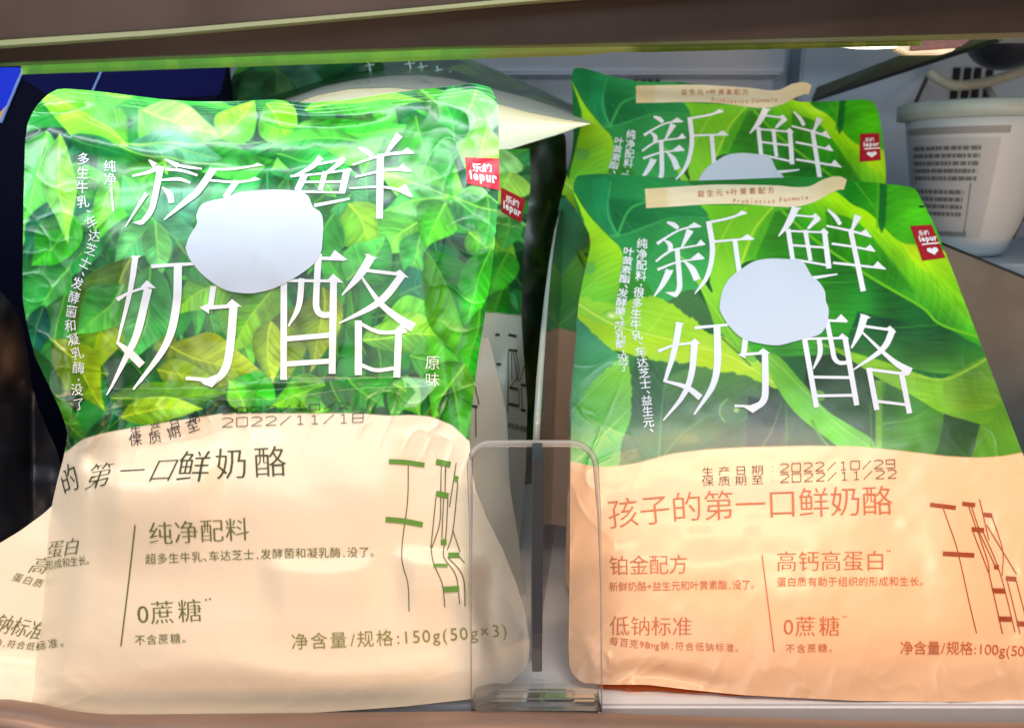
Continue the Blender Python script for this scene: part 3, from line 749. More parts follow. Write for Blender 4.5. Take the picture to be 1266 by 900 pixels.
class Print:
    """marks in sheet coordinates, laid on a sheet by build()"""

    def __init__(s):
        s.v, s.f, s.l, s.n = [], [], [], 0

    def add(s, v, f, lay=0.0):
        v = np.asarray(v, float)
        s.f += [[i + s.n for i in q] for q in f]
        s.v.append(v); s.l.append(np.full(len(v), lay)); s.n += len(v)

    def text(s, string, path, em, off=0.0, slant=0.0, fit=True, tall=1.0, lay=0.0, squash=1.0):
        P = catmull(path, 2.0); L = np.concatenate([[0], np.cumsum(np.hypot(*np.diff(P, axis=0).T))])
        adv = [(WIDTHS[ch] if ch in WIDTHS else (.52 if ord(ch) < 128 else 1.0)) for ch in string]
        k = L[-1] / sum(adv) if fit else em
        pos = 0.0
        for ch, a in zip(string, adv):
            if ch != ' ':
                v, f = glyph(ch, off, em >= 22)
                wide = a * k
                sx = em if ord(ch) < 128 else min(em, k * 1.02)
                x = pos + (v[:, 0] - (v[:, 0].min() + v[:, 0].max()) / 2 * (ord(ch) < 128)) * sx + (wide / 2 if ord(ch) < 128 else 0)
                c = pos + wide / 2
                bx = np.interp(c, L, P[:, 0]); by = np.interp(c, L, P[:, 1])
                tx = np.interp(c + 2, L, P[:, 0]) - np.interp(c - 2, L, P[:, 0]); ty = np.interp(c + 2, L, P[:, 1]) - np.interp(c - 2, L, P[:, 1])
                t = np.hypot(tx, ty); tx /= t; ty /= t
                a_ = (x - c) * squash; b_ = v[:, 1] * em * tall
                a_ = a_ + b_ * slant
                q = np.stack([bx + a_ * tx + b_ * ty, by + a_ * ty - b_ * tx], -1)
                s.add(q, f, lay)
            pos += a * k

    def column(s, string, path, em, off=0.0, squash=1.0):
        P = catmull(path, 2.0); L = np.concatenate([[0], np.cumsum(np.hypot(*np.diff(P, axis=0).T))])
        adv = [.55 if ch in '、,。 ' else 1.0 for ch in string]
        k = L[-1] / sum(adv); pos = 0
        for ch, a in zip(string, adv):
            if ch != ' ':
                v, f = glyph(ch, off)
                c = pos + a * k / 2
                bx = np.interp(c, L, P[:, 0]); by = np.interp(c, L, P[:, 1])
                tx = np.interp(c + 5, L, P[:, 0]) - np.interp(c - 5, L, P[:, 0]); ty = np.interp(c + 5, L, P[:, 1]) - np.interp(c - 5, L, P[:, 1])
                t = np.hypot(tx, ty); tx /= t; ty /= t
                h = min(em, k * 1.0) if a == 1 else em
                a_ = (v[:, 0] - .5) * em * squash; b_ = (v[:, 1] - .38) * h
                if a < 1:
                    a_ = (v[:, 0] - .2) * em * squash + em * .2; b_ = (v[:, 1] - .1) * em
                # down along the path, across to its right
                s.add(np.stack([bx + a_ * ty - b_ * tx, by - a_ * tx - b_ * ty], -1), f)
            pos += a * k

    def ribbon(s, pts, widths, step=4.0, lay=None):
        if np.isscalar(widths):
            widths = [widths] * len(pts)
        if len(widths) != len(pts):
            widths = np.interp(np.linspace(0, 1, len(pts)), np.linspace(0, 1, len(widths)), widths)
        c = catmull(np.column_stack([np.asarray(pts, float), widths]), step)
        d = np.gradient(c[:, :2], axis=0); d /= np.maximum(1e-6, np.hypot(d[:, 0], d[:, 1]))[:, None]
        nr = np.stack([-d[:, 1], d[:, 0]], -1) * (np.maximum(.1, c[:, 2]) / 2)[:, None]
        v = np.vstack([c[:, :2] + nr, c[:, :2] - nr]); n = len(c)
        if lay is None:
            lay = (len(s.v) % 12) * 0.012
        s.add(v, [[i, i + 1, n + i + 1, n + i] for i in range(n - 1)], lay)

    def polyg(s, pts, smooth=False, lay=None):
        p = catmull(np.vstack([pts, pts[:1]]), 3)[:-1] if smooth else np.asarray(pts, float)
        c = p.mean(0); n = len(p)
        rings = [c + (p - c) * k for k in ((1, .66, .33) if smooth else (1,))]
        v = np.vstack(rings + [c[None]]); f = []
        for r in range(len(rings) - 1):
            f += [[r * n + i, r * n + (i + 1) % n, (r + 1) * n + (i + 1) % n, (r + 1) * n + i] for i in range(n)]
        b = (len(rings) - 1) * n
        f += [[b + i, b + (i + 1) % n, len(v) - 1] for i in range(n)]
        if lay is None:
            lay = (len(s.v) % 12) * 0.012
        s.add(v, f, lay)

    def stamp(s, string, x0, y0, x1, y1, h, wd=1.2):
        """dot-matrix digits between two baseline ends"""
        D = {'2': [[(0, 5.4), (1, 6), (3, 6), (4, 5), (4, 4), (0, 0), (4, 0)]], '0': [[(0, 0), (0, 6), (4, 6), (4, 0), (0, 0)]], '1': [[(1, 5), (2.2, 6), (2.2, 0)], [(1, 0), (3.4, 0)]],
             '9': [[(4, 3), (0, 3), (0, 6), (4, 6), (4, 0), (0, 0)]], '8': [[(0, 0), (0, 6), (4, 6), (4, 0), (0, 0)], [(0, 3), (4, 3)]], '/': [[(0, 0), (4, 6)]], ':': [[(2, 1), (2, 1.6)], [(2, 4), (2, 4.6)]], '6': [[(4, 6), (0, 6), (0, 0), (4, 0), (4, 3), (0, 3)]]}
        n = len(string); ux = (x1 - x0) / n; uy = (y1 - y0) / n
        for i, ch in enumerate(string):
            for pl in D.get(ch, []):
                for a, b in zip(pl, pl[1:]):
                    L = math.hypot((b[0] - a[0]) / 4 * ux * .72, (b[1] - a[1]) / 6 * h)
                    m = max(1, int(round(L / 2.1)))
                    for k in range(m):
                        q = []
                        for t in ((k + .1) / m, (k + .85) / m):
                            gx = (a[0] + (b[0] - a[0]) * t) / 4 * .72 + .12; gy = (a[1] + (b[1] - a[1]) * t) / 6 * h
                            q.append((x0 + (i + gx) * ux, y0 + (i + gx) * uy - gy))
                        s.ribbon(q, wd, step=9)

    def build(s, name, m, parent, smap, off=0.3, clip=None):
        v = np.vstack(s.v); lay = np.concatenate(s.l)
        f = s.f
        if clip is not None:
            ok = clip(v[:, 0], v[:, 1])
            f = [q for q in f if all(ok[i] for i in q)]
        P = smap(v[:, 0], v[:, 1], (off + lay) * 1e-3)
        me = mesh_np(name, P, f, smooth='patch' in name)
        bm = bmesh.new(); bm.from_mesh(me)
        bmesh.ops.delete(bm, geom=[x for x in bm.verts if not x.link_faces], context='VERTS')
        bm.to_mesh(me); bm.free()
        return link(name, me, m, parent)


def sheet_map(depth, warp=None):
    """sheet coordinates -> the sheet's surface, lifted along its normal"""
    def f(x, y, lift=0.0):
        x = np.asarray(x, float); y = np.asarray(y, float)

        def p(a, b):
            wx, wy = (a, b) if warp is None else warp(a, b)
            return at(wx, wy, depth(a, b))
        P = p(x, y)
        e = 1.5
        n = np.cross(p(x + e, y) - p(x - e, y), p(x, y + e) - p(x, y - e))
        n /= np.maximum(1e-12, np.linalg.norm(n, axis=-1))[..., None]
        tocam = np.array([0, 0, ZC]) - P
        n *= np.sign((n * tocam).sum(-1))[..., None]
        return P + n * np.asarray(lift, float)[..., None] if np.ndim(lift) else P + n * lift
    return f


def profile(pts, smooth=3):
    p = np.asarray(pts, float)
    p = p[np.argsort(p[:, 0])]
    X = np.arange(p[0, 0] - 30, p[-1, 0] + 31, 1.0); Y = np.interp(X, p[:, 0], p[:, 1])
    if smooth:
        k = np.exp(-.5 * (np.arange(-4 * smooth, 4 * smooth + 1) / smooth) ** 2); k /= k.sum()
        Y = np.convolve(np.pad(Y, 4 * smooth, mode='edge'), k, 'valid')
    return lambda v: np.interp(v, X, Y)


def sheet_grid(L, R, T, B, y0, y1, nu, rows, topfade=120.):
    """grid over a pouch outline: L,R are x of y; T,B are y of x"""
    rows = np.asarray(rows, float)
    u = np.linspace(0, 1, nu)
    X = L(rows)[:, None] * (1 - u) + R(rows)[:, None] * u
    Y = rows[:, None] + 0 * X
    Y = Y + (T(X) - y0) * np.clip(1 - (Y - y0) / topfade, 0, 1) ** 1.5 + (B(X) - y1) * np.clip(1 - (y1 - Y) / topfade, 0, 1) ** 1.5
    return X, Y


def back_sheet(name, grid, depth, thick, m, parent, warp=None):
    X, Y = grid
    nv, nu = X.shape
    u = np.linspace(-1, 1, nu)[None, :]; v = np.linspace(-1, 1, nv)[:, None]
    bulge = (1 - u ** 4) * (1 - v ** 4)
    wx, wy = (X, Y) if warp is None else warp(X, Y)
    P = at(wx, wy, depth(X, Y) + .0006 + thick * bulge)
    return link(name, mesh_np(name, P.reshape(-1, 3), grid_faces(nu, nv)), m, parent)


# ------------------------------------------------------------------ setting: shelf, rail, wall
def shelf():
    t = thing('lower_shelf', 'pale chilled shelf with a brown front rail under both pouches', 'shelf', (0, 0.25, 0))
    t['kind'] = 'structure'
    fy = float(on_level(1000, 872, 0)[1])
    bm_obj('board', box_bm((-.42, fy, -.014), (.46, .80, 0), .001), M['board'], t)
    bm_obj('channel', box_bm((-.42, fy - .012, -.03), (.46, fy - .0004, -.0105), 0), M['gap'], t)
    # rounded front rail, its left end a little higher
    X = np.linspace(-.33, .40, 160); prof = []
    for k in range(15):
        a = math.pi * k / 14
        prof.append((-math.cos(a) * .006, math.sin(a) * .004))
    V = []
    for x in X:
        d = .2405 - .012 * x
        px = CX + x / d * FOC
        py = np.interp(px, [-500, 0, 40, 80, 120, 180, 600, 700, 850, 1100, 1700], [868, 871, 877, 886, 890, 890, 886, 887, 892, 899, 906])
        c = at(px, py, d)
        V += [(c[0], c[1] + p[0], c[2] - .004 + p[1]) for p in prof] + [(c[0], c[1] + .006, -.06), (c[0], c[1] - .006, -.06)]
    link('front_rail', mesh_np('front_rail', V, grid_faces(17, 160)), M['low_rail'], t)
    return t


def upper_shelf():
    t = thing('upper_shelf', 'underside and brown front rail of the shelf above the pouches', 'shelf', (0, .25, .245))
    t['kind'] = 'structure'
    bm_obj('board', box_bm((-.42, .225, .246), (.46, .49, .262), .001), M['wall'], t)

    def strip(name, top, bot, d0, d1, m, n=60, thick=.004):
        # a rail face between two outline lines
        xs = np.linspace(-120, 1390, n)
        T = at(xs, np.interp(xs, *zip(*top)), np.full(n, d0)); B = at(xs, np.interp(xs, *zip(*bot)), np.full(n, d1))
        V = []
        for a, b in zip(T, B):
            nrm = np.array([0, 1, 0.]) * thick
            V += [a, a * .5 + b * .5, b, b + nrm, a + nrm]
        f = []
        for i in range(n - 1):
            for k in range(5):
                f.append([i * 5 + k, i * 5 + (k + 1) % 5, (i + 1) * 5 + (k + 1) % 5, (i + 1) * 5 + k])
        f += [[0, 1, 2, 3, 4], [(n - 1) * 5 + k for k in (4, 3, 2, 1, 0)]]
        return link(name, mesh_np(name, V, f, smooth=False), m, t)
    strip('upper_rail', [(-120, -160), (1390, -200)], [(-120, 58), (0, 49), (200, 36), (480, 12), (640, -3), (1390, -60)], .205, .216, M['rail'])
    strip('rail_edge', [(-120, 60), (0, 50), (200, 37), (480, 13), (640, -2), (1390, -59)], [(-120, 67), (0, 57), (200, 43), (480, 18), (640, 3), (1390, -54)], .214, .214, M['trim'])
    strip('front_rail', [(-120, 66), (0, 56), (200, 42), (480, 17), (640, 2), (1390, -56)], [(-120, 83), (0, 78), (200, 69.5), (560, 57), (800, 52), (1266, 40), (1390, 36)], .219, .222, M['rail_dark'])
    strip('lower_lip', [(-120, 83.5), (0, 78.5), (200, 70), (560, 57.5), (800, 52.5), (1266, 40.5), (1390, 36.5)], [(-120, 87), (0, 81.5), (200, 73), (560, 60), (800, 56), (1266, 47), (1390, 44)], .223, .226, M['lip'], thick=.002)
    # printed price strip behind the lip
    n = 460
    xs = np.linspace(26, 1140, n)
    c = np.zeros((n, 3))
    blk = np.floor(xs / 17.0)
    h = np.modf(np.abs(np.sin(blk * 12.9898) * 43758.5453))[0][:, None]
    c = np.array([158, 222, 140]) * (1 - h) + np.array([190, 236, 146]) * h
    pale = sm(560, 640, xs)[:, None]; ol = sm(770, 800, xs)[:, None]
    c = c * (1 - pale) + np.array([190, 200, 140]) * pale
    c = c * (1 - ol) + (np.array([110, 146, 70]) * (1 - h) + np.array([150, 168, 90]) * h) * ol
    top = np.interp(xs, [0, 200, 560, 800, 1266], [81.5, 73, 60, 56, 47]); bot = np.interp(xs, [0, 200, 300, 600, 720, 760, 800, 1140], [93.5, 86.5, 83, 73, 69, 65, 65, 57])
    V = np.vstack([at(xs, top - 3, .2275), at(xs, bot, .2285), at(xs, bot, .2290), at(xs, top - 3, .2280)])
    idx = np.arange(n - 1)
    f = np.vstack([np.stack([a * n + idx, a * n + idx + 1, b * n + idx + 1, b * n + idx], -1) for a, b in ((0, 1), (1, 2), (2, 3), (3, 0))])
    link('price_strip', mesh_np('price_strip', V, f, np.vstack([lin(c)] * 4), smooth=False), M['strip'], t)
    # lit tube end and amber clip seen past the lip at the right
    bm_obj('lit_tube', tube_bm([at(1039, 55, .30), at(1060, 56.5, .30), at(1085, 57, .30), at(1108, 56, .30)], [.0011, .0014, .0013, .0012]), M['glow'], t, True)
    bm_obj('clip', slab_bm([at(1104, 40, .30), at(1206, 34, .30), at(1180, 63, .30), at(1165, 68, .30), at(1120, 68, .30), at(1108, 62, .30)], (0, .004, 0), .0005), M['amber'], t)
    bm_obj('clip_label', slab_bm([at(1130, 50, .2985), at(1206, 45, .2985), at(1188, 58, .2985), at(1126, 62, .2985)], (0, .001, 0)), M['maroon'], t)
    return t


def back_wall():
    t = thing('back_wall', 'pale blue grey inner back wall of the cooler with dark vent slots', 'wall', (0, .79, 0))
    t['kind'] = 'structure'
    bm_obj('wall', box_bm((-.75, .78, -.02), (.85, .80, .75), 0), M['wall'], t)
    bm_obj('light_block_panel', box_bm((-.75, .15, .70), (.85, .779, .72), 0), M['wall'], t)  # unseen slab added to keep the ceiling row's light off the back
    yw = .779

    def onwall(px, py, y):
        k = (CY - py) / FOC
        d = y / (CP + k * SP)
        return at(px, py, d)

    def panel(name, x0, y0, x1, y1, y, th, m, bev=.002):
        a = onwall(x0, y0, y); b = onwall(x1, y1, y)
        ym = (max(y0, 40) + min(y1, 140)) / 2
        a[0] = onwall(x0, ym, y)[0]; b[0] = onwall(x1, ym, y)[0]
        return bm_obj(name, box_bm((min(a[0], b[0]), y, min(a[2], b[2])), (max(a[0], b[0]), y + th, max(a[2], b[2])), bev), m, t)
    panel('duct_panel', 480, 20, 972, 92, .69, .085, M['wall_panel'])
    panel('duct_panel', 478, 96, 955, 210, .735, .03, M['wall_panel'])
    panel('side_panel', 990, 10, 1150, 420, .74, .03, M['wall'])
    for x in (784, 793, 802, 811):
        panel('vent_slot', x, 90, x + 5, 118, .7315, .002, M['slot'], 0)
    for x, y0, y1 in ((1177, 84, 135), (1191, 84, 128), (1203, 84, 135), (1218, 86, 128)):
        panel('vent_slot', x, y0, x + 8, y1, .777, .002, M['slot'], 0)
    return t


shelf()
upper_shelf()
back_wall()

# ------------------------------------------------------------------ the cream pouch (left)
HERB = art_herb()
BROAD = art_broad()
L_l = profile([(100, 82), (107, 72), (112, 58), (120, 46), (130, 40), (145, 34), (170, 31), (250, 29), (330, 28), (370, 28), (400, 33), (440, 43), (480, 62), (510, 76), (535, 84), (560, 80), (590, 72), (620, 65), (650, 60), (700, 54), (750, 50), (810, 43), (850, 30), (870, 4), (885, -20)], 2)
R_l = profile([(100, 602), (108, 608), (115, 613), (125, 616), (180, 617), (240, 616), (300, 612), (350, 606), (400, 598), (450, 590), (500, 584), (540, 580), (580, 583), (605, 588), (640, 602), (680, 622), (720, 638), (760, 650), (800, 655), (835, 653), (850, 648), (868, 632), (885, 600)], 3)
T_l = profile([(20, 124), (46, 119), (60, 112), (80, 110), (110, 112), (150, 117), (200, 123), (240, 126), (280, 126), (340, 123), (380, 128), (430, 124), (480, 116), (520, 111), (550, 108), (585, 103), (606, 108), (618, 118)], 4)
B_l = profile([(-30, 862), (0, 873), (60, 886), (100, 888), (200, 888), (400, 880), (500, 873), (580, 864), (630, 854), (660, 846)], 5)


def gauss(x, y, cx, cy, sx, sy, rot=0.0):
    c, s = math.cos(rot), math.sin(rot)
    a = (x - cx) * c + (y - cy) * s; b = -(x - cx) * s + (y - cy) * c
    return np.exp(-.5 * ((a / sx) ** 2 + (b / sy) ** 2))


def crease(x, y, pts, width):
    """ridge along a polyline, 1 on it and falling to 0"""
    best = np.full(np.shape(x), 1e9)
    P = catmull(pts, 12); n = len(P) - 1
    fade = np.zeros(np.shape(x))
    for i in range(n):
        a, b = P[i], P[i + 1]; d = b - a
        t = np.clip(((x - a[0]) * d[0] + (y - a[1]) * d[1]) / (d @ d), 0, 1)
        e = np.hypot(x - a[0] - t * d[0], y - a[1] - t * d[1]); k = e < best
        best = np.where(k, e, best); fade = np.where(k, np.sin(np.pi * np.clip((i + t) / n, .02, .98)) ** .5, fade)
    return np.exp(-.5 * (best / width) ** 2) * fade


def depth_l(x, y):
    x = np.asarray(x, float); y = np.asarray(y, float)
    d = .2535 + (880 - y) / 770 * .034
    u = np.clip((x - 330) / 300, -1.15, 1.15)
    full = sm(440, 640, y) * (1 - .85 * sm(760, 885, y))
    d = d - .0065 * (1 - u ** 2) * sm(110, 330, y) * (1 - sm(800, 885, y)) - .006 * (1 - np.abs(u) ** 3) * full
    # the cups inside push a shoulder out below the window line
    line = 486 - 14 * sm(180, 480, x) + 8 * gauss(x, y, 330, 480, 60, 80)
    d = d - .0048 * sm(-6, 7, y - line) * sm(110, 150, x) * (1 - sm(475, 560, x)) * (1 - sm(590, 720, y))
    d = d 
    d = d + .0030 * gauss(x, y, 450, 770, 130, 40) + .0024 * gauss(x, y, 250, 545, 90, 16, -.2)
    # left side rolls away in front of the side flap
    lx = np.interp(y, [500, 560, 650, 750, 850, 885], [80, 76, 60, 50, 30, -20])
    d = d + .012 * np.clip((lx + 62 - x) / 62, 0, 1.2) ** 2.2 * sm(500, 580, y) * (1 - .8 * sm(800, 880, y))
    d = d + .008 * np.clip((x - 572) / 75, 0, 1) ** 1.5 * sm(540, 640, y)
    # folds of the film
    for pts, wd, a in [
        ([(52, 150), (80, 166), (130, 176), (210, 196)], 9, -.0022), ([(30, 140), (70, 142), (110, 134)], 6, .0022),
        ([(150, 210), (250, 204), (340, 210), (440, 196)], 11, .0026), ([(120, 250), (112, 300), (96, 360), (84, 430), (98, 520)], 10, .0030),
        ([(150, 240), (150, 330), (128, 420), (128, 500)], 12, -.0024), ([(330, 150), (420, 158), (520, 132)], 8, .0018),
        ([(320, 135), (400, 144), (500, 140)], 6, -.0012), ([(490, 110), (560, 128), (600, 150)], 9, -.0014),
        ([(560, 240), (590, 330), (576, 430), (566, 520)], 12, -.0020), ([(540, 380), (548, 460), (560, 530)], 8, .0014),
        ([(128, 500), (112, 540), (92, 590)], 7, -.0026), ([(100, 490), (96, 540), (82, 590)], 6, .0016),
        ([(135, 488), (250, 484), (340, 474), (478, 474)], 3.2, -.0010), ([(280, 478), (262, 500), (240, 520)], 4, -.0012),
        ([(448, 470), (446, 508)], 5, -.0008), ([(492, 476), (490, 512)], 5, .0008),
        ([(505, 560), (500, 630), (492, 690)], 20, .0016), ([(330, 560), (390, 600), (440, 660)], 26, .0012),
        ([(60, 850), (250, 828), (420, 836), (600, 812)], 14, -.0012), ([(300, 800), (420, 812), (560, 800)], 14, .0012),
        ([(560, 720), (590, 770), (600, 840)], 10, -.0018), ([(610, 690), (604, 760), (620, 840)], 8, .0012),
    ]:
        d = d + a * crease(x, y, pts, wd)
    calm = 1 - .75 * sm(520, 590, y)
    d = d + calm * (.0011 * (vnoise(x / 46, y / 46, 3) - .5) + .0005 * (vnoise(x / 17, y / 17, 4) - .5))
    d = d + .0012 * (1 - calm) * (vnoise(x / 120, y / 90, 6) - .5)
    # shoulders where the cups inside push the film out: steep on top, easing off below
    for line, x0, x1, amp, wid, tail in [
        ([(60, 560), (100, 572), (140, 590), (190, 594), (235, 584), (270, 556), (300, 530)], 70, 285, .0042, 15, 120),
        ([(290, 684), (340, 694), (400, 700), (450, 694), (490, 676)], 315, 480, .0022, 13, 90),
        ([(470, 672), (500, 684), (540, 688), (580, 690), (620, 700)], 480, 610, .0040, 14, 110),
        ([(90, 520), (110, 512), (130, 500), (150, 488)], 88, 152, .0042, 8, 50),
    ]:
        p = np.array(line, float)
        ly = np.interp(x, p[:, 0], p[:, 1])
        msk = sm(x0, x0 + 40, x) * (1 - sm(x1 - 40, x1, x))
        d = d - amp * msk * sm(-wid, wid, y - ly) * (1 - sm(wid, wid + tail, y - ly))
    # short sharp film creases near the sides and at the waist
    u2 = np.abs((x - .5 * (L_l(y) + R_l(y))) / (.5 * (R_l(y) - L_l(y))))
    zone = sm(.55, .95, u2) * (1 - .6 * sm(560, 640, y)) + .9 * np.exp(-.5 * ((y - 505) / 34) ** 2) + .2 * np.exp(-.5 * ((y - 840) / 30) ** 2)
    r1_ = 1 - np.abs(2 * vnoise(x / 30 + y / 70, y / 60 - x / 160, 201) - 1)
    r2_ = 1 - np.abs(2 * vnoise(x / 42 - y / 60, y / 34 + x / 90, 202) - 1)
    d = d - .0005 * np.clip(zone, 0, 1) * (r1_ ** 6 + .8 * r2_ ** 7)
    # crimped seal along the top edge
    top = T_l(x)
    d = d + .00016 * np.sin((y - top) * 1.45) * sm(1, 3, y - top) * (1 - sm(13, 16, y - top))
    return d


map_l = sheet_map(depth_l)
edge_l = profile([(-60, 572), (60, 566), (80, 560), (102, 543), (130, 535), (175, 527), (238, 517), (276, 511), (364, 511), (443, 511), (480, 514), (507, 513), (533, 515), (560, 526), (576, 542), (640, 590)], 3)


def colors_l(X, Y):
    wx = (vnoise(X / 34, Y / 34, 91) - .5) * 8 + (vnoise(X / 80, Y / 80, 92) - .5) * 14
    wy = (vnoise(X / 34, Y / 34, 93) - .5) * 8 + (vnoise(X / 80, Y / 80, 94) - .5) * 14
    g = np.minimum(lin(HERB.sample(X + wx, Y + wy)) ** 1.14 * np.array([1.10, 1.20, 1.06]), .9)
    n = vnoise(X / 60, Y / 60, 9)[..., None] - .5
    cream = lin(np.array([249, 237, 216])) * (1 + .03 * n)
    k = sm(-.9, .9, Y - edge_l(X))[..., None]
    return (g * (1 - k) + cream * k) * .94


pouch_l = thing('cream_pouch', 'large leafy green and cream pouch, front left, stamped 2022/11/18', 'pouch', (-.09, .27, 0))
rows = np.concatenate([np.arange(107, 560, 1.25), np.arange(560, 886, 3.0), [885]])
GX, GY = sheet_grid(L_l, R_l, T_l, B_l, 107, 885, 450, rows)
link('front_panel', mesh_np('front_panel', map_l(GX, GY).reshape(-1, 3), grid_faces(450, len(rows)), colors_l(GX, GY).reshape(-1, 3)), M['film'], pouch_l)
gb = sheet_grid(L_l, R_l, T_l, B_l, 107, 885, 40, np.linspace(107, 885, 50))
back_sheet('back_panel', gb, depth_l, .030, M['back'], pouch_l)
# side flap that shows behind the rolled left side
fl_top = profile([(-60, 706), (0, 671), (25, 656), (55, 634), (80, 610), (90, 600), (120, 590)], 3)
nf, mf = 44, 70
ux = np.linspace(-40, 92, nf)
FX = np.tile(ux, (mf, 1))
tp = fl_top(ux)
FY = tp[None] + (np.interp(ux, [-40, 92], [868, 886]) - tp)[None] * np.linspace(0, 1, mf)[:, None]


depth_f_ = lambda x, y: .2655 + (880 - y) / 770 * .030 - .0085 * (1 - sm(-30, 100, np.asarray(x, float))) - .0095 * sm(800, 885, y) + .0008 * (vnoise(x / 40, y / 40, 8) - .5)
map_f = sheet_map(depth_f_)
flap = link('side_flap', mesh_np('side_flap', map_f(FX, FY).reshape(-1, 3), grid_faces(nf, mf), np.tile(lin(np.array([249, 238, 219])) * .94, (nf * mf, 1))), M['film'], pouch_l)


def crop_fn(ox, oy, k):
    return lambda *p: [(ox + x / k, oy + y / k) for x, y in p]


# title of the cream pouch, stroke by stroke
c1, c2, c3, c4 = crop_fn(0, 80, 3.752), crop_fn(320, 80, 3.752), crop_fn(0, 310, 3.752), crop_fn(320, 310, 3.752)


def strokes(pr, cv, k, items):
    for it in items:
        if it[0] == 't':
            pr.polyg(cv(*it[1]))
        else:
            pr.ribbon(cv(*it[0]), [x / k for x in it[1]])


T = Print()
strokes(T, c1, 3.752, [
    [[(692, 442), (722, 470)], [8, 30]], [[(615, 520), (690, 502), (742, 478)], [10, 16, 24]], [[(765, 440), (828, 472)], [8, 26]], [[(770, 488), (850, 496), (918, 518)], [12, 14, 10]],
    [[(820, 470), (880, 480), (938, 488)], [10, 14, 8]], [[(748, 474), (715, 640), (690, 700), (655, 738)], [30, 28, 26, 20]], ['t', [(615, 735), (660, 722), (690, 700), (670, 742), (650, 746)]],
    [[(682, 600), (630, 680), (583, 756)], [20, 12, 4]], [[(755, 572), (790, 605), (798, 645)], [8, 30, 26]], [[(750, 540), (830, 535), (885, 552)], [8, 16, 10]],
    [[(992, 488), (920, 590), (860, 640), (763, 722)], [34, 30, 26, 6]], [[(985, 490), (1080, 488), (1212, 466)], [12, 12, 10]], ['t', [(1150, 478), (1195, 456), (1225, 468)]],
    [[(975, 540), (1100, 548), (1200, 535)], [10, 12, 10]], ['t', [(1140, 544), (1185, 524), (1210, 536)]], [[(1098, 545), (1044, 622)], [28, 26]]])
strokes(T, c2, 3.752, [
    [[(290, 430), (240, 482), (150, 526)], [30, 22, 5]], [[(265, 468), (330, 455), (400, 440)], [10, 10, 10]], ['t', [(360, 450), (392, 430), (408, 448)]], [[(392, 448), (345, 485), (295, 520)], [24, 18, 12]],
    [[(216, 512), (180, 588)], [30, 30]], [[(310, 500), (286, 586)], [24, 22]], [[(410, 492), (386, 598)], [32, 28]], [[(148, 522), (290, 510), (430, 490)], [10, 10, 10]], ['t', [(390, 497), (418, 482), (435, 494)]],
    [[(205, 548), (300, 547), (400, 545)], [10, 10, 10]], [[(190, 592), (400, 596)], [10, 10]], [[(258, 656), (340, 640), (422, 624)], [16, 14, 9]],
    [[(463, 388), (500, 405), (528, 428)], [8, 24, 20]], [[(652, 328), (588, 420)], [36, 10]], [[(436, 468), (580, 422), (715, 410)], [8, 14, 12]], ['t', [(650, 414), (690, 388), (722, 416)]],
    [[(448, 524), (600, 492), (706, 496)], [10, 12, 12]], ['t', [(632, 494), (668, 462), (710, 500)]], [[(420, 576), (600, 573), (712, 614)], [8, 12, 12]], ['t', [(640, 580), (682, 556), (718, 618)]],
    [[(565, 418), (560, 717)], [32, 32]]])
strokes(T, c3, 3.752, [
    [[(630, 25), (606, 180), (548, 424)], [30, 24, 10]], ['t', [(603, 28), (658, 24), (634, 44)]], [[(543, 424), (600, 470), (662, 532)], [12, 34, 36]],
    [[(545, 228), (600, 196), (690, 168)], [20, 12, 12]], ['t', [(655, 170), (684, 138), (727, 176)]], [[(690, 176), (640, 380), (590, 490), (498, 672)], [38, 34, 28, 6]],
    [[(704, 74), (900, 62)], [18, 14]], [[(828, 64), (820, 260), (770, 440), (620, 648)], [38, 38, 32, 10]], [[(992, 165), (978, 262)], [28, 26]], ['t', [(928, 264), (972, 246), (972, 294)]],
    [[(962, 266), (1085, 258)], [18, 16]], ['t', [(1046, 256), (1078, 225), (1124, 262)]], [[(1086, 250), (1066, 470), (1040, 560), (985, 618)], [38, 38, 36, 26]],
    ['t', [(1046, 560), (985, 637), (948, 622), (932, 606), (864, 600), (864, 584), (960, 592)]]])
strokes(T, c4, 3.752, [
    [[(285, 36), (400, 42)], [16, 14]], ['t', [(328, 36), (352, -2), (416, 46)]], [[(118, 150), (116, 602)], [30, 30]], [[(130, 140), (378, 142)], [14, 14]], ['t', [(318, 140), (346, 108), (394, 150)]],
    [[(200, 130), (186, 260), (138, 352)], [28, 26, 7]], [[(278, 15), (268, 200), (270, 270), (295, 298), (340, 298)], [32, 30, 30, 28, 26]], [[(348, 130), (341, 572)], [32, 32]],
    [[(128, 410), (332, 392)], [24, 24]], [[(128, 526), (332, 512)], [24, 24]],
    [[(524, 25), (470, 112), (386, 208)], [42, 36, 6]], ['t', [(490, 16), (552, 34), (520, 50)]], [[(488, 92), (668, 112)], [16, 16]], ['t', [(626, 106), (655, 88), (696, 128)]],
    [[(668, 112), (560, 238), (374, 338)], [34, 32, 6]], [[(474, 118), (560, 240), (645, 312), (718, 358)], [10, 24, 34, 44]], [[(462, 325), (462, 578)], [32, 34]], [[(455, 330), (560, 378), (685, 374)], [14, 18, 18]],
    ['t', [(630, 372), (662, 340), (690, 378)]], [[(650, 366), (640, 592)], [32, 32]], [[(472, 530), (545, 555), (640, 544)], [18, 18, 18]]])
T.build('title_lettering', M['white_ink'], pouch_l, map_l)
K = Print()
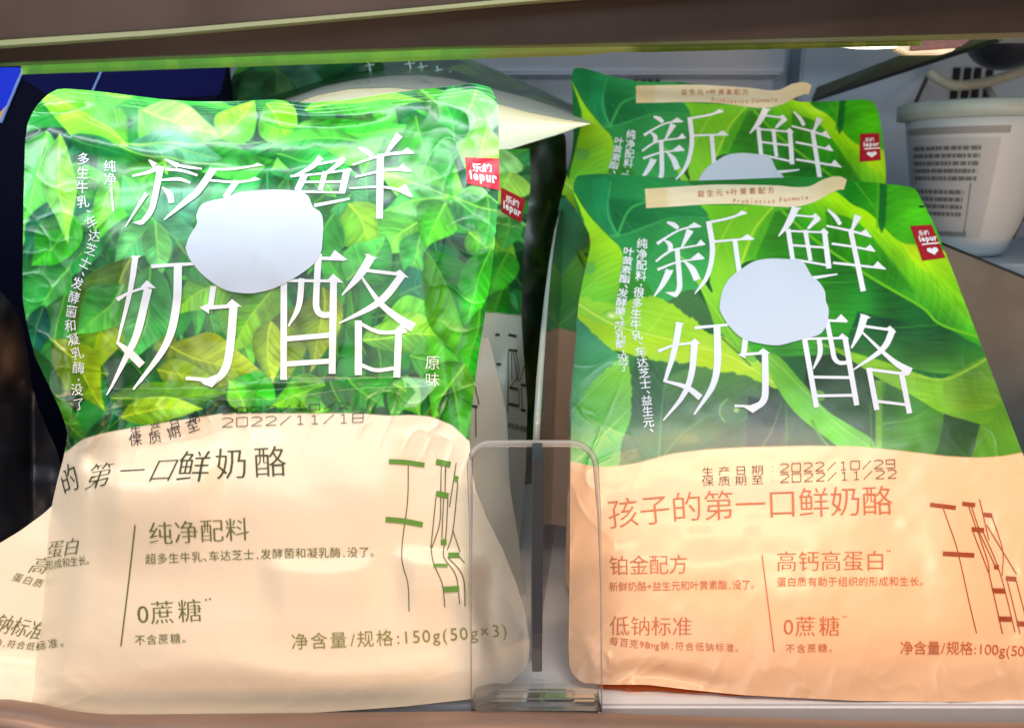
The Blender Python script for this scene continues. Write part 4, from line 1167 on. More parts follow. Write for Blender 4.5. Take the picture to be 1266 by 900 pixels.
K.polyg([(230, 307), (235, 293), (244, 278), (243.5, 267), (250, 254), (266, 248), (282, 245), (294, 239.5), (330, 236), (366, 237), (381, 243), (387, 256), (397, 264), (400, 277), (399, 300), (397, 313), (387, 328), (368, 342), (344, 355), (325, 361), (306, 363), (280, 359), (257, 345), (243, 331), (234, 318)], smooth=True, lay=0)
K.build('pale_patch', M['patch'], pouch_l, map_l, off=.55)
def block(name, m, parent, smap, fn, off=.3, clip=None):
    pr = Print()
    fn(pr)
    return pr.build(name, m, parent, smap, off, clip)


def pure(p):
    p.column('纯净', [(136, 198), (137, 230)], 16, off=.002)
    p.ribbon([(138, 232), (141, 262)], 2.4)


block('side_lettering', M['white_ink'], pouch_l, map_l, pure)
block('side_lettering', M['white_ink'], pouch_l, map_l, lambda p: p.column('多生牛乳、车达芝士、发酵菌和凝乳酶,没了', [(104, 188), (103, 250), (117, 285), (112, 312), (98, 345), (88, 390), (90, 416), (98, 446), (96, 480), (100, 508)], 16, off=.002))
block('flavour_lettering', M['white_ink'], pouch_l, map_l, lambda p: p.column('原味', [(535, 438), (534, 480)], 19, off=-.006))
S = Print()
S.text('保质期至', [(160, 551), (205, 544), (256, 527)], 17, off=-.008)
S.text('生产日期', [(162, 540), (210, 531), (258, 516)], 15, off=-.008)
S.stamp('2022/11/18', 273, 528, 452, 522, 11, 1.15)
S.stamp('2022/10/25', 273, 512, 452, 504, 7, 1.1)
S.build('date_stamp', M['stamp'], pouch_l, map_l)
H = Print()
BIG = (-.004, -.015)
H.text('的', [(72, 612), (108, 598)], 38, off=BIG, slant=.12, fit=False, squash=.62)
H.text('子', [(50, 634), (84, 616)], 36, off=BIG, slant=.12, fit=False, squash=.55)
H.text('第', [(103, 604), (144, 597)], 33, off=(-.012, -.022), slant=.55, fit=False)
H.text('一', [(144, 596), (180, 594)], 34, off=(-.012, -.022), slant=.3, fit=False)
H.text('口', [(180, 595), (216, 593)], 34, off=(-.012, -.022), slant=.55, fit=False)
H.text('鲜', [(216, 593), (258, 592)], 42, off=BIG, slant=.22, fit=False)
H.text('奶酪', [(266, 590), (362, 585)], 42, off=BIG)
H.build('slogan_lettering', M['dark_green_ink'], pouch_l, map_l, clip=lambda x, y: x > L_l(y) + 3)
inside_l = lambda x, y: (x > L_l(y) + 2) & (x < R_l(y) - 2)
SONG = (-.003, -.016)


def sugar(p):
    p.text('0蔗糖', [(169, 770), (254, 765)], 31, off=SONG)
    p.ribbon([(254, 741), (256, 741)], 2); p.ribbon([(259, 740), (261, 740)], 2)


block('fact_heading', M['green_ink'], pouch_l, map_l, lambda p: p.text('纯净配料', [(184, 671), (310, 665)], 31, off=SONG))
block('fact_line', M['green_ink'], pouch_l, map_l, lambda p: p.text('超多生牛乳、车达芝士,发酵菌和凝乳酶,没了。', [(180, 696), (320, 690), (466, 687)], 14, off=-.004))
block('fact_heading', M['green_ink'], pouch_l, map_l, sugar)
block('fact_line', M['green_ink'], pouch_l, map_l, lambda p: p.text('不含蔗糖。', [(167, 796), (234, 793)], 13.5, off=-.004))
block('weight_line', M['weight_ink'], pouch_l, map_l, lambda p: p.text('净含量/规格:150g(50g×3)', [(360, 801), (480, 796), (590, 789), (628, 786)], 22, off=-.006), clip=inside_l)
block('column_rule', M['green_ink'], pouch_l, map_l, lambda p: p.ribbon([(167.5, 648), (160, 715), (150, 798)], 1.5, step=6))
block('fact_heading', M['green_ink'], pouch_l, map_l, lambda p: p.text('蛋白', [(57, 689), (98, 683)], 23, off=SONG, slant=.35), clip=inside_l)
block('fact_line', M['green_ink'], pouch_l, map_l, lambda p: p.text('的形成和生长。', [(48, 705), (80, 700), (113, 696)], 12.5, off=-.004, slant=.1), clip=inside_l)
block('fact_line', M['green_ink'], pouch_l, map_l, lambda p: p.text('标准。', [(46, 803), (84, 797)], 13, off=-.004), clip=inside_l)
block('fact_heading', M['green_ink'], flap, map_f, lambda p: p.text('高', [(33, 706), (58, 708)], 23, off=SONG, slant=.55, fit=False))
block('fact_line', M['green_ink'], flap, map_f, lambda p: p.text('蛋白质', [(14, 716), (52, 726)], 12, off=-.004, slant=.3))
block('fact_heading', M['green_ink'], flap, map_f, lambda p: p.text('钠标准', [(-10, 778), (50, 790)], 27, off=SONG, slant=.35))
block('fact_line', M['green_ink'], flap, map_f, lambda p: p.text('钠,符合低钠', [(-10, 797), (54, 804)], 11, off=-.004, slant=.3))
c6 = crop_fn(430, 540, 3.752)
D1, D2 = Print(), Print()
for pts, wd in [([(190, 114), (270, 118), (355, 131)], 22), ([(175, 382), (260, 390), (347, 407)], 25), ([(408, 115), (475, 128)], 26), ([(408, 262), (466, 273)], 25), ([(430, 487), (457, 487)], 26), ([(492, 190), (511, 198)], 26), ([(465, 550), (516, 550)], 24), ([(396, 595), (462, 597)], 14), ([(445, 706), (516, 703)], 26)]:
    D1.ribbon(c6(*pts), wd / 3.752)
for pts in [[(280, 130), (276, 300), (250, 540), (280, 680), (285, 808)], [(433, 135), (430, 260)], [(452, 135), (450, 260)], [(408, 280), (385, 512)], [(430, 275), (425, 400), (388, 517)], [(443, 280), (435, 470)], [(463, 280), (455, 440), (443, 530), (450, 570), (500, 640), (520, 772)],
            [(384, 500), (395, 580), (438, 680), (450, 788)], [(502, 120), (490, 200), (470, 325)], [(510, 205), (487, 430), (460, 527)], [(485, 430), (520, 535)], [(462, 560), (530, 640), (543, 782)], [(515, 555), (540, 585)]]:
    D2.ribbon(c6(*pts), 4.2 / 3.752, step=5)
D1.build('ornament_bar', M['leaf_ink'], pouch_l, map_l, off=.3)
D2.build('ornament_line', M['thin_ink'], pouch_l, map_l, off=.25)


def brand_tag(parent, smap, quad, m, heart=True, body=1.0):
    """red corner tag: quad is its outline (top-left, top-right, bottom-right, bottom-left)"""
    q = np.array(quad, float)

    def uv(u, v):
        return (q[0] * (1 - u) + q[1] * u) * (1 - v) + (q[3] * (1 - u) + q[2] * u) * v
    n = 27
    V = [uv(i / (n - 1), j / (n - 1)) for j in range(n) for i in range(n)]
    pr = Print()
    pr.add(V, [list(r) for r in grid_faces(n, n)], 0)
    o = pr.build('brand_tag', m, parent, smap, off=.3)
    tx = Print()

    def place(string, u0, u1, v0, h, off):
        wtot = 0; parts = []
        for ch in string:
            v, f = glyph(ch, off)
            a = 1.0 if ord(ch) > 127 else (v[:, 0].max() - v[:, 0].min() + .12)
            x0 = 0 if ord(ch) > 127 else v[:, 0].min() - .06
            parts.append((v, f, wtot - x0)); wtot += a
        k = (u1 - u0) / wtot
        for v, f, x in parts:
            tx.add([uv(u0 + (p[0] + x) * k, v0 - p[1] * h) for p in v], f, 0)
    if heart:
        place('乐纯', .24, .72, .30, .17, .02)
        place('lepur', .16, .98, .47, .22, .045)
        tx.ribbon([uv(.2, .56), uv(.98, .56)], 1.7)
        a = np.linspace(0, 2 * np.pi, 30)[:-1]
        hx = 16 * np.sin(a) ** 3 / 34; hy = -(13 * np.cos(a) - 5 * np.cos(2 * a) - 2 * np.cos(3 * a) - np.cos(4 * a)) / 34
        tx.polyg([uv(.58 + x * .52, .765 + y * .26) for x, y in zip(hx, hy)], lay=0)
    else:
        place('乐纯', .18, .78, .48, .33, .03)
        place('lepur', .08, .93, .79, .42, .05)
    tx.build('brand_lettering', M['white_ink'], o, smap, off=.5)
    return o


brand_tag(pouch_l, map_l, [(574.5, 195), (617, 196.5), (618, 236), (578, 228)], M['red'], heart=False)

# ------------------------------------------------------------------ the peach pouches (right)
RU = np.array([.109, 1.0, 1.56]); RU_c = RU           # up the sheet, in lens axes: right, away, up
n_c = np.cross(np.array([1.0, 0, -.018]), RU)


def plane_depth(x, y, d0, x0=980., y0=858.):
    """distance of the leaning plane that passes the point (x0, y0) at d0"""
    X0 = np.array([(x0 - CX) / FOC * d0, d0, -(y0 - CY) / FOC * d0])
    k = n_c @ X0
    return k / (n_c[0] * (x - CX) / FOC + n_c[1] + n_c[2] * -(y - CY) / FOC)


L_r = profile([(205, 740), (214, 728), (219, 718), (224, 711), (232, 708.5), (250, 710), (268, 716), (280, 724), (290, 729), (300, 730.5), (315, 728), (340, 722), (370, 716), (400, 713), (450, 710), (520, 706), (600, 705), (700, 704.5), (800, 703), (830, 704), (845, 708), (860, 716), (880, 745)], 3)
R_r = profile([(205, 1120), (215, 1128), (225, 1134), (240, 1140), (270, 1152), (330, 1176), (450, 1222), (570, 1268), (700, 1318), (840, 1372), (880, 1388)], 4)
T_r = profile([(690, 226), (715, 217), (740, 215), (790, 217), (850, 224), (910, 222), (960, 220), (1030, 219), (1060, 224), (1100, 228), (1125, 231), (1145, 240)], 5)
B_r = profile([(690, 838), (705, 842), (745, 846), (800, 846), (850, 852), (920, 859), (1000, 863), (1060, 866), (1160, 867), (1266, 868), (1400, 876)], 6)
edge_r = profile([(680, 566), (710, 571), (735, 577), (760, 577), (790, 572), (830, 561), (870, 556), (920, 553), (1000, 551), (1060, 552), (1120, 558), (1170, 564), (1210, 566), (1240, 564), (1266, 559), (1300, 556)], 5)


def depth_r(x, y):
    x = np.asarray(x, float); y = np.asarray(y, float)
    d = plane_depth(x, y, .262)
    u = (x - (705 + (1385 - 430) * 0 + 300)) / 330
    uu = np.clip((x - .5 * (L_r(y) + R_r(y))) / (.5 * (R_r(y) - L_r(y))), -1.1, 1.1)
    d = d - .0065 * (1 - uu ** 2) * sm(230, 420, y) * (1 - .7 * sm(760, 870, y))
    d = d + .007 * np.clip(-uu - .78, 0, .4) ** 1.3 * sm(520, 640, y) * 4
    for pts, wd, a in [
        ([(790, 236), (900, 240), (1000, 238), (1050, 228)], 9, -.0016), ([(720, 262), (740, 300), (735, 360)], 10, -.0022), ([(740, 250), (800, 262), (900, 262)], 9, .0010),
        ([(760, 600), (900, 592), (1100, 600)], 16, .0007), ([(740, 690), (860, 700), (1000, 690)], 18, -.0008), ([(1160, 620), (1180, 720), (1170, 840)], 24, -.0012), ([(1190, 600), (1230, 700), (1250, 820)], 14, .0012),
        ([(740, 840), (800, 832), (900, 850)], 10, .0020), ([(1080, 850), (1180, 800), (1266, 780)], 16, .0010), ([(1215, 790), (1240, 830), (1260, 865)], 5, -.0009), ([(720, 780), (735, 820), (730, 845)], 6, -.0008),
        ([(900, 740), (960, 735), (1040, 742)], 20, -.0008), ([(800, 770), (850, 790), (930, 800)], 16, .0006),
    ]:
        d = d + a * crease(x, y, pts, wd)
    zone = sm(.62, 1.0, np.abs(uu)) + .7 * np.exp(-.5 * ((y - 845) / 26) ** 2) + .8 * np.exp(-.5 * ((y - 240) / 16) ** 2)
    r1_ = 1 - np.abs(2 * vnoise(x / 34 + y / 80, y / 70 - x / 150, 211) - 1)
    r2_ = 1 - np.abs(2 * vnoise(x / 48 - y / 60, y / 40 + x / 90, 212) - 1)
    d = d - .0005 * np.clip(zone, 0, 1) * (r1_ ** 6 + .8 * r2_ ** 7)
    return d + .0008 * (vnoise(x / 55, y / 55, 13) - .5) + .0003 * (vnoise(x / 19, y / 19, 14) - .5)


def colors_r(X, Y):
    g = np.minimum(lin(BROAD.sample(X, Y)) ** 1.16 * np.array([1.05, 1.12, 1.0]), .9)
    n = vnoise(X / 70, Y / 70, 19)[..., None] - .5
    peach = lin(np.array([244, 195, 156])) * (1 + .03 * n)
    k = sm(-.9, .9, Y - edge_r(X))[..., None]
    return (g * (1 - k) + peach * k) * .94


def k3(ox, oy, k):
    return crop_fn(ox, oy, k)


q3, q4 = crop_fn(800, 220, 3.956), crop_fn(800, 360, 3.617)
TR = Print()
strokes(TR, q3, 3.956, [
    [[(97, 220), (130, 232), (152, 250)], [10, 24, 18]], [[(48, 325), (100, 290), (150, 262), (200, 246), (262, 240)], [16, 10, 9, 9, 9]], ['t', [(200, 240), (230, 220), (268, 242)]],
    [[(85, 308), (112, 330), (112, 362)], [8, 24, 22]], [[(210, 258), (190, 300), (166, 348)], [36, 22, 8]], [[(42, 412), (90, 375), (140, 352), (280, 328)], [10, 12, 10, 8]], ['t', [(235, 336), (262, 304), (286, 330)]],
    [[(50, 452), (150, 415), (278, 396)], [14, 9, 9]], ['t', [(212, 398), (250, 368), (282, 396)]], [[(146, 348), (158, 500), (156, 545), (140, 575)], [24, 26, 26, 22]], ['t', [(85, 562), (140, 560), (150, 582), (136, 588)]],
    [[(110, 455), (75, 525), (33, 584)], [36, 24, 6]], ['t', [(80, 456), (130, 452), (112, 472)]], [[(180, 410), (220, 448), (245, 502)], [6, 30, 34]],
    [[(300, 215), (318, 330), (312, 420), (285, 500), (232, 570)], [26, 26, 24, 20, 5]], [[(297, 222), (400, 200), (485, 170)], [12, 12, 8]], ['t', [(415, 200), (462, 162), (490, 178)]],
    [[(325, 315), (440, 305), (522, 302)], [12, 10, 9]], ['t', [(440, 310), (490, 278), (524, 303)]], [[(428, 308), (452, 480)], [24, 24]],
    [[(726, 148), (690, 225), (641, 290)], [36, 30, 5]], ['t', [(704, 146), (756, 150), (730, 168)]], [[(720, 186), (835, 196)], [10, 10]], ['t', [(798, 192), (822, 176), (848, 202)]], [[(838, 196), (785, 252)], [30, 12]],
    [[(688, 252), (713, 412)], [24, 22]], [[(680, 262), (884, 270)], [10, 10]], ['t', [(842, 266), (864, 248), (890, 272)]], [[(866, 264), (888, 446)], [26, 26]], [[(772, 258), (798, 408)], [22, 20]],
    [[(702, 332), (870, 344)], [11, 11]], [[(715, 402), (890, 432)], [11, 11]], [[(800, 494), (930, 474)], [18, 7]],
    [[(882, 158), (920, 195), (944, 232)], [8, 20, 20]], [[(1030, 188), (998, 264)], [38, 10]], [[(876, 238), (1000, 264), (1096, 292)], [10, 12, 10]], ['t', [(1038, 272), (1068, 252), (1100, 296)]],
    [[(902, 324), (1010, 340), (1112, 360)], [12, 11, 10]], ['t', [(1060, 352), (1090, 328), (1118, 364)]], [[(908, 418), (1040, 432), (1164, 446)], [12, 12, 10]], ['t', [(1100, 440), (1126, 410), (1170, 452)]], [[(992, 252), (1056, 557)], [24, 26]]])
strokes(TR, q4, 3.617, [
    [[(145, 142), (118, 280), (78, 408)], [30, 26, 14]], ['t', [(122, 142), (168, 146), (142, 160)]], [[(72, 402), (175, 432), (238, 478)], [10, 22, 30]],
    [[(48, 272), (120, 245), (222, 232)], [14, 11, 11]], ['t', [(188, 236), (212, 214), (240, 237)]], [[(212, 232), (198, 370), (160, 470), (72, 580)], [30, 28, 22, 6]],
    [[(212, 166), (362, 152)], [14, 11]], [[(312, 155), (314, 320), (290, 430), (210, 553)], [30, 32, 26, 8]], [[(440, 210), (430, 290)], [26, 24]], ['t', [(405, 286), (434, 272), (440, 304)]],
    [[(425, 286), (525, 278)], [13, 12]], ['t', [(492, 277), (518, 256), (552, 282)]], [[(526, 275), (528, 420), (520, 490), (470, 534)], [28, 30, 30, 22]], ['t', [(518, 490), (472, 547), (446, 530), (432, 521), (390, 520), (390, 508), (460, 512)]],
    [[(798, 133), (892, 138)], [12, 10]], ['t', [(838, 134), (866, 105), (900, 140)]], [[(703, 218), (756, 522)], [24, 24]], [[(695, 216), (895, 212)], [11, 11]], ['t', [(848, 212), (872, 190), (904, 216)]],
    [[(768, 215), (772, 280), (742, 350)], [22, 22, 7]], [[(803, 135), (826, 250), (836, 300), (860, 322), (905, 320)], [22, 22, 22, 18, 16]], [[(884, 212), (936, 512)], [24, 24]],
    [[(740, 386), (905, 388)], [13, 13]], [[(755, 470), (925, 467)], [13, 13]],
    [[(972, 108), (948, 185), (912, 257)], [34, 28, 8]], ['t', [(948, 103), (1000, 120), (975, 130)]], [[(960, 158), (1104, 178)], [12, 12]], ['t', [(1062, 172), (1085, 157), (1114, 187)]], [[(1096, 178), (1050, 262), (920, 354)], [30, 24, 6]],
    [[(962, 188), (1060, 282), (1120, 330), (1178, 362)], [9, 18, 26, 34]], [[(990, 345), (1026, 532)], [24, 24]], [[(982, 350), (1165, 374)], [13, 13]], ['t', [(1122, 368), (1152, 350), (1174, 378)]], [[(1136, 370), (1172, 548)], [24, 24]], [[(1028, 494), (1160, 510)], [13, 13]]])
KR = Print()
KR.polyg(q3((365, 560), (354, 640), (375, 690), (410, 740), (470, 790), (560, 815), (640, 822), (720, 803), (780, 787), (842, 768), (876, 720), (886, 650), (872, 605), (868, 560), (840, 515), (802, 482), (770, 425), (740, 405), (700, 402), (600, 399), (520, 414), (460, 450), (408, 490), (382, 525)), smooth=True, lay=0)
WA, WB = Print(), Print()
WA.column('纯净配料,很多生牛乳、车达芝士、益生元、', [(794, 295), (792, 345), (786, 400), (796, 460), (803, 536)], 14, off=.014)
WB.column('叶黄素酯、发酵菌、凝乳酶,没了', [(778, 306), (772, 350), (766, 400), (772, 460)], 14, off=.014)
SR = Print()
SR.text('生产日期', [(867, 588.5), (949, 585)], 16, off=-.010, tall=.8)
SR.text('保质期至', [(867, 600.5), (949, 597.5)], 16, off=-.010, tall=.8)
SR.stamp(':2022/10/29', 948, 584.5, 1108, 578.5, 10.2, 1.1)
SR.stamp(':2022/11/22', 948, 597.2, 1110, 591, 10.2, 1.1)
HR = Print()
HR.text('孩子的第一口鲜奶酪', [(752, 651), (800, 646), (860, 641), (940, 638), (1104, 633)], 40, off=(-.004, -.015))
FACTS = [
    ('fact_heading', lambda p: p.text('铂金配方', [(753, 709), (851, 707)], 26, off=SONG)),
    ('fact_line', lambda p: p.text('新鲜奶酪+益生元和叶黄素酯,没了。', [(753, 730), (935, 727)], 12.5, off=-.004)),
    ('fact_heading', lambda p: p.text('低钠标准', [(753, 783), (856, 784)], 26, off=SONG)),
    ('fact_line', lambda p: p.text('每百克98mg钠,符合低钠标准。', [(753, 796), (800, 801), (916, 805)], 11.5, off=-.004)),
    ('fact_heading', lambda p: (p.text('高钙高蛋白', [(959, 704), (1096, 703)], 27, off=SONG), p.ribbon([(1096, 681), (1097.6, 681)], 1.6), p.ribbon([(1099, 681), (1100.6, 681)], 1.6))),
    ('fact_line', lambda p: p.text('蛋白质有助于组织的形成和生长。', [(960, 724), (1144, 723)], 12.5, off=-.004)),
    ('fact_heading', lambda p: (p.text('0蔗糖', [(967, 784), (1041, 784)], 27, off=SONG), p.ribbon([(1042, 762), (1043.6, 762)], 1.6), p.ribbon([(1045, 762), (1046.6, 762)], 1.6))),
    ('fact_line', lambda p: p.text('不含蔗糖。', [(971, 806), (1032, 805)], 12, off=-.004)),
    ('weight_line', lambda p: p.text('净含量/规格:100g(50g×2)', [(1112, 807), (1200, 808), (1300, 813)], 18, off=.0)),
    ('column_rule', lambda p: p.ribbon([(942, 686), (949, 742), (957, 806)], 1.3, step=6)),
]
q5 = crop_fn(1100, 600, 4.09)
B1, B2 = Print(), Print()
for pts, wd in [([(203, 98), (332, 114)], 20), ([(267, 345), (425, 354)], 22), ([(365, 93), (430, 100)], 20), ([(412, 222), (475, 227)], 22), ([(525, 412), (550, 414)], 22), ([(472, 148), (516, 152)], 20), ([(585, 470), (638, 474)], 22), ([(518, 532), (580, 534)], 24), ([(548, 674), (613, 676)], 24), ([(642, 698), (700, 702)], 24)]:
    B1.ribbon(q5(*pts), wd / 4.09)
for pts in [[(270, 120), (320, 260), (347, 352), (400, 590), (437, 747)], [(398, 108), (435, 215)], [(412, 108), (447, 215)], [(420, 238), (500, 445)], [(445, 238), (495, 390), (500, 445)], [(450, 235), (530, 405)], [(470, 235), (555, 440), (632, 742)], [(498, 440), (568, 750)], [(452, 70), (500, 278)],
            [(515, 155), (560, 290), (572, 360), (566, 457)], [(488, 200), (640, 450)], [(593, 485), (658, 750)], [(638, 480), (700, 720)]]:
    B2.ribbon(q5(*pts), 4.4 / 4.09, step=5)


def spoon(parent, smap):
    """the tan wooden spoon printed across the top of a peach pouch"""
    cl = np.array(catmull([(798, 246, 24), (830, 244, 24), (880, 241, 24), (920, 241, 24), (960, 243, 26), (985, 244, 24), (1005, 240, 20), (1022, 231, 19), (1036, 227, 17), (1045, 229, 13)], 3))
    d = np.gradient(cl[:, :2], axis=0); d /= np.hypot(d[:, 0], d[:, 1])[:, None]
    nr = np.stack([-d[:, 1], d[:, 0]], -1)
    m = 13; n = len(cl)
    V = np.array([c[:2] + k * c[2] / 2 * q for c, q in zip(cl, nr) for k in np.linspace(-1, 1, m)])
    f = [[i * m + k, (i + 1) * m + k, (i + 1) * m + k + 1, i * m + k + 1] for i in range(n - 1) for k in range(m - 1)]
    x = V[:, 0]
    c = lin(np.array([238, 224, 190]))[None] * (1 + .10 * (vnoise(x * .04, V[:, 1] * .5, 3) - .5))[:, None]
    k1 = (1 - sm(822, 828, x))[:, None]
    c = c * (1 - k1 * .45) + lin(np.array([224, 190, 112])) * k1 * .45
    k2 = sm(990, 1030, x)[:, None]
    c = c * (1 - k2 * .5) + lin(np.array([228, 202, 140])) * k2 * .5
    P = smap(V[:, 0], V[:, 1], .0002)
    o = link('spoon_print', mesh_np('spoon_print', P, f, c * .93), M['film_dull'], parent)
    tx = Print()
    tx.text('益生元+叶黄素配方', [(862, 244), (900, 242), (960, 239)], 9, off=.0)
    tx.text('Probiotics Formula', [(905, 252), (950, 252), (1000, 247)], 8, off=.0)
    tx.build('spoon_lettering', M['rust_ink'], o, smap, off=.4)


def peach_pouch(label, depth, warp, group, full=True, nu=430, stepy=1.25, y_end=880, thick=.03, base=(.1, .27, 0), tops=True, L=L_r, R=R_r, tp=T_r, bt=B_r):
    t = thing('peach_pouch', label, 'pouch', base, group)
    sm_ = sheet_map(depth, warp)
    rw = np.concatenate([np.arange(222, 585, stepy), np.arange(585, y_end, 3.5), [y_end]])
    X, Y = sheet_grid(L, R, tp, bt, 222, 864, nu, rw, 60.) if y_end <= 880 else sheet_grid(L, R, tp, bt, 222, y_end, nu, rw, 60.)
    link('front_panel', mesh_np('front_panel', sm_(X, Y).reshape(-1, 3), grid_faces(nu, len(rw)), colors_r(X, Y).reshape(-1, 3)), M['film'], t)
    gbk = sheet_grid(L, R, tp, bt, 222, rw[-1], 30, np.linspace(222, rw[-1], 40), 60.)
    back_sheet('back_panel', gbk, depth, thick, M['peach_back'], t, warp)
    return t, sm_


def gusset_under():  # pouch underside strip, its orange shadow put into the colour
    xs = np.linspace(738, 930, 40)
    top = B_r(xs) - 3
    bot = np.interp(xs, [738, 760, 800, 850, 900, 930], [853, 856, 858, 859, 860, 860])
    d = depth_r(xs, top)
    V = np.vstack([at(xs, top, d + .004), at(xs, (top + bot) / 2, d + .002), at(xs, bot, d + .0015)])
    link('bottom_gusset', mesh_np('bottom_gusset', V, grid_faces(40, 3)), M['gusset'], p_r)


p_r, map_r = peach_pouch('large leafy green and peach pouch, front right, stamped 2022/11/22', depth_r, None, 'green and peach pouches stacked on the right', y_end=864)
gusset_under()
TR.build('title_lettering', M['white_ink'], p_r, map_r)
KR.build('pale_patch', M['patch'], p_r, map_r, off=.55)
WA.build('side_lettering', M['white_ink'], p_r, map_r)
WB.build('side_lettering', M['white_ink'], p_r, map_r)
SR.build('date_stamp', M['stamp'], p_r, map_r)
HR.build('slogan_lettering', M['rust_ink'], p_r, map_r)
for nm, fn in FACTS:
    block(nm, M['rust_ink'], p_r, map_r, fn)
B1.build('ornament_bar', M['rust_dark'], p_r, map_r, off=.3)
B2.build('ornament_line', M['rust_dark'], p_r, map_r, off=.25)
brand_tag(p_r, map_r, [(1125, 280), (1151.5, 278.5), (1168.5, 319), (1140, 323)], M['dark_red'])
spoon(p_r, map_r)
N = Print()
N.ribbon([(1136, 256), (1142, 256)], 2.4)
N.build('tear_notch', M['black'], p_r, map_r)

# the pouch behind it, the same print seen farther away
_src = np.array([(710, 228), (1138, 240), (1150, 300), (812, 365), (1060, 350)], float)
_dst = np.array([(705, 100), (1092, 118), (1083, 190), (802, 222), (1002, 218)], float)
_A = []
_b = []
for (x, y), (X, Y) in zip(_src, _dst):
    _A += [[x, y, 1, 0, 0, 0], [0, 0, 0, x, y, 1]]; _b += [X, Y]
_h = np.linalg.lstsq(np.array(_A), np.array(_b), rcond=None)[0]


def warp_b(x, y):
    X = _h[0] * x + _h[1] * y + _h[2]; Y = _h[3] * x + _h[4] * y + _h[5]
    X = X - 8 * sm(330, 420, y) * (1 - sm(760, 860, x))
    return X, Y


L_b = profile([(205, 726), (214, 714), (222, 707), (232, 705), (260, 708), (290, 712), (320, 712), (360, 708), (420, 704), (520, 700), (864, 698)], 3)
T_b = profile([(690, 232), (705, 215), (720, 212), (735, 216), (760, 222), (800, 228), (860, 226), (920, 230), (950, 234), (985, 231), (1030, 246), (1060, 244), (1090, 241), (1120, 238), (1145, 240)], 4)
R_b = profile([(205, 1120), (218, 1130), (230, 1138), (245, 1143), (270, 1148), (330, 1158), (450, 1165), (864, 1180)], 4)


def depth_b(x, y):
    x = np.asarray(x, float); y = np.asarray(y, float)
    wx, wy = warp_b(x, y)
    d = .432 + (wy - 160) / 360 * -.055
    uu = (x - 930) / 230
    d = d - .010 * (1 - uu ** 2) * sm(230, 420, y)
    for pts, wd, a in [([(740, 240), (850, 246), (1000, 250), (1130, 262)], 10, -.003), ([(720, 225), (800, 238), (960, 240)], 8, .003), ([(1010, 250), (1060, 262), (1130, 250)], 9, .003)]:
        d = d + a * crease(x, y, pts, wd)
    return d + .0012 * (vnoise(x / 50, y / 50, 23) - .5)


p_b, map_b = peach_pouch('leafy green pouch standing behind the front right one, its top showing above it', depth_b, warp_b, 'green and peach pouches stacked on the right', nu=300, stepy=1.6, y_end=864, base=(.12, .42, 0), L=L_b, R=R_b, tp=T_b, thick=.015)
TR.build('title_lettering', M['white_ink'], p_b, map_b)
KR.build('pale_patch', M['patch'], p_b, map_b, off=.6)
WA.build('side_lettering', M['white_ink'], p_b, map_b)
WB.build('side_lettering', M['white_ink'], p_b, map_b)
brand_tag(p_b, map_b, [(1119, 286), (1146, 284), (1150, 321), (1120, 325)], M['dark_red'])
spoon(p_b, map_b)

# the one squeezed between them: only its left edge shows
def warp_m(x, y):
    return x * .93 + 49 + (y - 400) * -.010, y * .72 + 128


def depth_m(x, y):
    x = np.asarray(x, float); y = np.asarray(y, float)
    return np.interp(y, [222, 420, 864], [.41, .365, .315]) + .004 * ((x - 930) / 230) ** 2 + .001 * (vnoise(x / 50, y / 50, 33) - .5)


p_m, _ = peach_pouch('leafy green and peach pouch squeezed between its neighbours, only its left edge showing', depth_m, warp_m, 'green and peach pouches stacked on the right', nu=120, stepy=3, y_end=864, base=(.12, .36, 0), thick=.008)

# ------------------------------------------------------------------ pouches behind the cream one


def plain_pouch(name, label, outline, depth, colf, group, base, nu=110, rows=None, thick=.012, dens=2.0, fade=60.):
    L, R, T_, B_, y0, y1 = outline
    t = thing(name, label, 'pouch', base, group)
    smap = sheet_map(depth)
    rw = np.arange(y0, y1 + dens, dens)
    X, Y = sheet_grid(L, R, T_, B_, y0, rw[-1], nu, rw, fade)
    link('front_panel', mesh_np('front_panel', smap(X, Y).reshape(-1, 3), grid_faces(nu, len(rw)), colf(X, Y).reshape(-1, 3)), M['film'], t)
    gk = sheet_grid(L, R, T_, B_, y0, rw[-1], 24, np.linspace(y0, rw[-1], 30), fade)
    back_sheet('back_panel', gk, depth, thick, M['back'], t)
    return t, smap


GRPL = 'green and cream pouches stacked on the left'


def col_second(X, Y):
    g = lin(HERB.sample(X - 26 + (Y - 250) * .05, (Y - 190) * 1.55 + 120))
    k = sm(-1, 1, Y - (388 + (X - 620) * .1))[..., None]
    return (g * (1 - k) + lin(np.array([222, 226, 214])) * k) * .9


dep2 = lambda x, y: .335 + (560 - np.asarray(y, float)) / 380 * .02 + .035 * np.clip((np.asarray(x, float) - 560) / 100, 0, 1.2) ** 1.3 + .0016 * (vnoise(np.asarray(x) / 25, np.asarray(y) / 40, 41) - .5) - .004 * crease(x, y, [(640, 420), (625, 500), (640, 600)], 8)
o2 = (profile([(180, 380), (900, 380)]), profile([(170, 648), (185, 655), (230, 656), (300, 648), (380, 644), (420, 646), (500, 652), (580, 650), (700, 640), (800, 640)], 5), profile([(380, 190), (660, 184)]), profile([(380, 800), (660, 800)]), 186, 760)
p2, map2 = plain_pouch('cream_pouch', 'green and cream pouch right behind the front left one, its dark red tag in shade', o2, dep2, col_second, GRPL, (-.03, .35, 0), nu=160)
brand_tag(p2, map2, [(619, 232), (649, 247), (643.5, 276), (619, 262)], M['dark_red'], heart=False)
O2 = Print()
